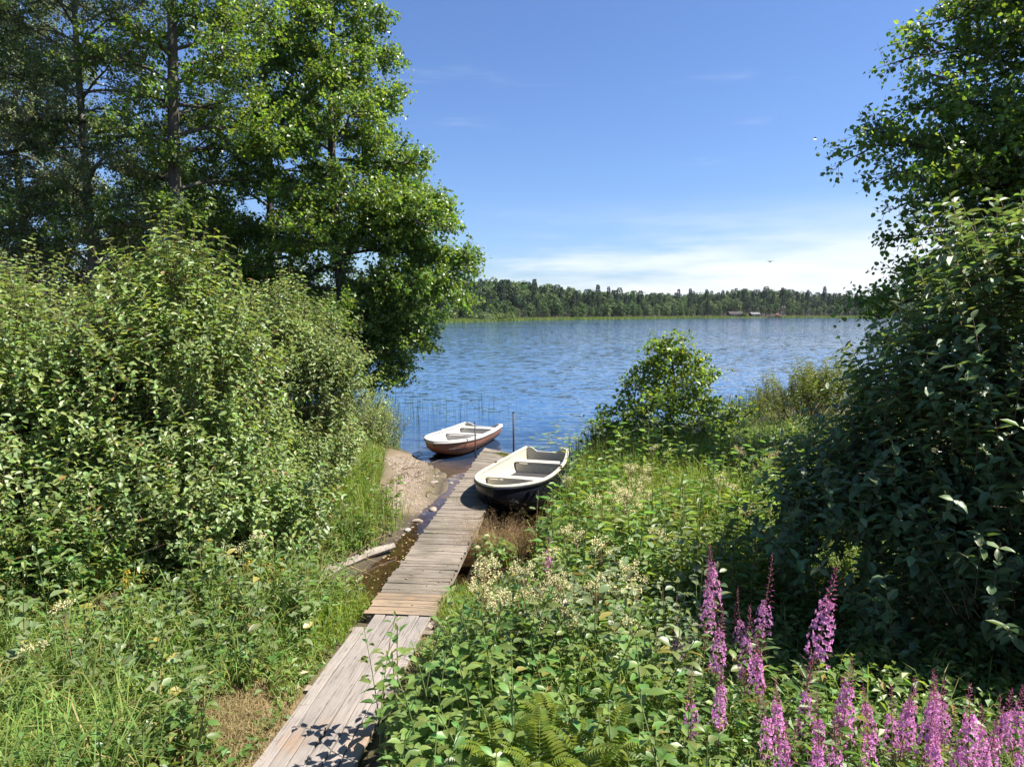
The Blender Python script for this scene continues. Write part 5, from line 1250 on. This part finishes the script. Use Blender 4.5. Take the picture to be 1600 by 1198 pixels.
def plume(px, py, Y, kind, lab):
    """A flowering stem whose top stands at the given spot."""
    x, zt = at_y(px, py, Y); g = hz(x, Y); h = zt - g; root = thing({'panicle': 'panicle_grass', 'yellow': 'yellow_loosestrife'}[kind], (x, Y, g), lab, {'panicle': 'grass plant', 'yellow': 'wildflower'}[kind]); t_ = Tubes(); tips = []
    ns = 7 if kind == 'panicle' else 4
    P, A = [], []
    for j in range(ns):
        q = np.array([rng.normal(0, .10), rng.normal(0, .08), h * rng.uniform(.86, 1.0)]); t_.add([(q[0] * .2, q[1] * .2, 0), (q[0] * .5, q[1] * .5, q[2] * .6), tuple(q)], [.004, .003, .0015], 4); m_ = 90; u = rng.uniform(0, 1, m_); ln_ = .26 if kind == 'panicle' else .22; w_ = (.032 if kind == 'panicle' else .035) * np.sin(np.pi * (.1 + .85 * u))
        f = rng.uniform(0, 6.28, m_); P.append(q + np.stack([w_ * np.cos(f), w_ * np.sin(f), -ln_ * u], -1)); A.append(np.stack([np.cos(f), np.sin(f), .8 + 0 * f], -1))
    P, A = np.concatenate(P), np.concatenate(A); n = len(P); new_obj('stem', t_.mesh('stem', M['green_stem']), root)
    V, F = leaf_geo(P, A, rnd3(n), .02 if kind == 'panicle' else .022, .008 if kind == 'panicle' else .018); o = new_obj('flower_head', np_mesh('flower_head', V, F, M['pod_pale' if kind == 'panicle' else 'yellow_flower']), root); o['kind'] = 'stuff'
    n = 60; X_, Y_ = rng.normal(0, .08, n), rng.normal(0, .08, n); V, F = blades(X_, Y_, h * rng.uniform(.4, .85, n), rng.uniform(.006, .012, n), rng.uniform(.3, .9, n), None, np.zeros(n)); new_obj('foliage', np_mesh('foliage', V, F, M['grass']), root)


M['pod_pale'] = leaf_mat('pod_pale', (0.30, 0.20, 0.15), (0.30, 0.20, 0.14), 0.3, 0.8, 0.15, 0.02, 0.5)
for a_ in ((45, 925, 7.6, 'panicle', 'tallest brown seeded grass clump at the left edge under the dogwood'), (160, 925, 7.6, 'panicle', 'brown seeded grass clump right of the tallest one'), (28, 1020, 6.2, 'panicle', 'brown seeded grass at the left edge below the tallest clump'), (182, 1098, 5.4, 'panicle', 'short brown seeded grass nearest the bottom left corner'),
           (355, 960, 7.6, 'panicle', 'thin brown seeded grass left of the cream flowers'), (185, 862, 8.2, 'yellow', 'yellow loosestrife with the tallest yellow spike before the dogwood'), (205, 888, 8.0, 'yellow', 'yellow loosestrife right of the tallest yellow one'), (168, 892, 8.0, 'yellow', 'yellow loosestrife left of the tallest yellow one'),
           (375, 862, 8.4, 'yellow', 'yellow flowers above the cream meadowsweets on the left bank'), (402, 866, 8.4, 'yellow', 'yellow flowers nearest the log on the left bank'), (85, 1090, 5.6, 'yellow', 'small yellow flowers in the long grass at bottom left')): plume(*a_)

# the dry tuft and broad dock leaves beside the dock
x0, y0 = at(775, 872, .1)
root = thing('dry_grass_tuft', (x0, y0 + .25, hz(x0, y0 + .25)), 'tuft of tan dry grass with feathery heads beside the dock near the black boat', 'grass plant')
n = 260; X_, Y_ = rng.normal(0, .17, n), rng.normal(0, .17, n); hh = rng.uniform(.45, .82, n); az = np.arctan2(Y_, X_) + rng.normal(0, .5, n); V, F = blades(X_, Y_, hh, rng.uniform(.003, .005, n), rng.uniform(.05, .6, n), None, np.zeros(n), az); new_obj('blade', np_mesh('blade', V, F, M['dry_grass']), root)['kind'] = 'stuff'
n = 9000; k = rng.integers(0, 260, n); u = rng.uniform(.55, 1.02, n); b_ = .25; P = np.stack([X_[k] * (1 + .9 * u) + np.cos(az[k]) * hh[k] * .22 * u + rng.normal(0, .034, n), Y_[k] * (1 + .9 * u) + np.sin(az[k]) * hh[k] * .22 * u + rng.normal(0, .034, n), hh[k] * u * .98 + rng.normal(0, .01, n)], -1)
V, F = leaf_geo(P, rnd3(n) + np.array([0, 0, .8]), rnd3(n), .018, .006); new_obj('seed_head', np_mesh('seed_head', V, F, M['tan_panicle']), root)['kind'] = 'stuff'
root = thing('dock_plant', (x0 - .02, y0 - .08, hz(x0, y0) + .0), 'low bushy plant with broad glossy green leaves at the foot of the dry tuft', 'plant'); me = leaf_mesh('sapling_leaf_single')
t_ = Tubes()
me2 = leaf_mesh('herb_leaf_single')
for j in range(130):
    f = rng.uniform(0, 6.283); rr = .30 * rng.uniform(0, 1) ** .5; q = np.array([rr * math.cos(f), rr * math.sin(f), .12 + .48 * rng.uniform(0, 1) * (1 - rr * 1.6)]); t_.straight([(q[0] * .15, q[1] * .15, 0)], [q], .003, .002, 3); place_leaf(me2, root, q, (math.cos(f), math.sin(f), rng.normal(.1, .3)), np.array([.3 * math.cos(f), .3 * math.sin(f), 1]) + rnd3(1, .25)[0], rng.uniform(.10, .17), rng.uniform(.06, .095))
new_obj('stem', t_.mesh('stem', M['green_stem']), root)

# mid bank herbs, too far off to show their leaves singly
def far_herb(k):
    h = .55 + .1 * k; m_ = 34; t_ = Tubes(); t_.add([(0, 0, 0), (.02, 0, h * .6), (.0, .02, h)], [.005, .004, .002], 3); z = rng.uniform(.15, 1, m_) * h; f = rng.uniform(0, 6.28, m_); P = np.stack([.02 * np.cos(f), .02 * np.sin(f), z], -1)
    V, F = leaf_geo(P, np.stack([np.cos(f), np.sin(f), .3 + 0 * f], -1), rnd3(m_, .3) + np.array([0, 0, 1.]), rng.uniform(.07, .12, m_), rng.uniform(.025, .045, m_), T_MID); tv, tf = t_.V[0], t_.F[0]; tf = np.concatenate([tf[:, :3], tf[:, [0, 2, 3]]])
    return np_mesh('meadow_herb', np.concatenate([V, tv]), np.concatenate([F, tf + len(V)]), [M['herb_leaf'], M['green_stem']], np.concatenate([np.zeros(len(F), int), np.ones(len(tf), int)]))


fh = [far_herb(k) for k in range(5)]
for (x, y, _, _) in spots_px(280, 840, 1270, 720, 960, .8, .6, .17):
    o = new_obj('meadow_herb', fh[rng.integers(5)], None, (x, y, hz(x, y) - .02), (0, 0, rng.uniform(0, 6)), rng.uniform(1.1, 1.7)); tag(o, 'leafy green herb in the meadow between the young alder and the fireweeds', 'herb', 'leafy herbs in the meadow on the right bank')
for (x, y, _, _) in spots_px(90, 430, 620, 690, 860, .4, .6, .18) + spots_px(60, 250, 560, 850, 980, .7, .6, .16):
    o = new_obj('bank_herb', fh[rng.integers(5)], None, (x, y, hz(x, y) - .02), (0, 0, rng.uniform(0, 6)), rng.uniform(.8, 1.3)); tag(o, 'fresh green willow herb on the bank left of the beach and the log', 'herb', 'green herbs on the bank left of the beach and the log')

# leaf litter, floating bits and moss
n = 900; X = np.concatenate([rng.uniform(-2.6, .5, n), rng.normal(-1.1, .35, 140)]); Y = np.concatenate([rng.uniform(9.2, 13.5, n), rng.uniform(8.4, 13, 140)]); d = land_dist(X, Y); on = seg_dist(X, Y, DOCK) < .40; k = ((d < .15) & (rng.uniform(0, 1, len(X)) < .35) & ~on) | on & (rng.uniform(0, 1, len(X)) < .10); X, Y, on = X[k], Y[k], on[k]; Z = np.where(on, .368, np.maximum(height(X, Y), 0) + .006)
P = np.stack([X, Y, Z], -1); n = len(X); V, F = leaf_geo(P, np.stack([rng.normal(0, 1, n), rng.normal(0, 1, n), 0 * X], -1), rnd3(n, .08) + np.array([0, 0, 1.]), rng.uniform(.03, .07, n), rng.uniform(.02, .04, n)); tag(new_obj('leaf_litter', np_mesh('leaf_litter', V, F, M['litter'])), 'dry leaves scattered on the mud and the dock', kind='stuff')
parts = []
for (t, xo, sp, m_) in ((DL - .45, .18, .10, 900), (DL - .75, .30, .08, 300), (5.2, -.25, .2, 60), (6.8, .1, .25, 60)):
    Y_ = t + rng.normal(0, sp, m_); X_ = np.clip(xo + rng.normal(0, sp * 1.2, m_), -.4, .42); rl = np.array([dock_roll(q) for q in Y_]); P3 = np.stack([P0[0] + DU[0] * Y_ + DU[1] * X_, P0[1] + DU[1] * Y_ - DU[0] * X_, .366 - .25 * np.sin(rl) - X_ * np.sin(rl) + rng.uniform(0, .02, m_)], -1); parts.append(leaf_geo(P3, rnd3(m_) + np.array([0, 0, .4]), rnd3(m_), rng.uniform(.012, .03, m_), .01))
V, F = merge(parts); tag(new_obj('moss', np_mesh('moss', V, F, M['moss'])), 'green moss and debris on the outer planks of the dock', kind='stuff')
print('counts', counts, 'pads', npad, 'objects', len(bpy.data.objects), 'tris', sum(len(o.data.polygons) for o in bpy.data.objects if o.type == 'MESH' and o.data.users == 1))
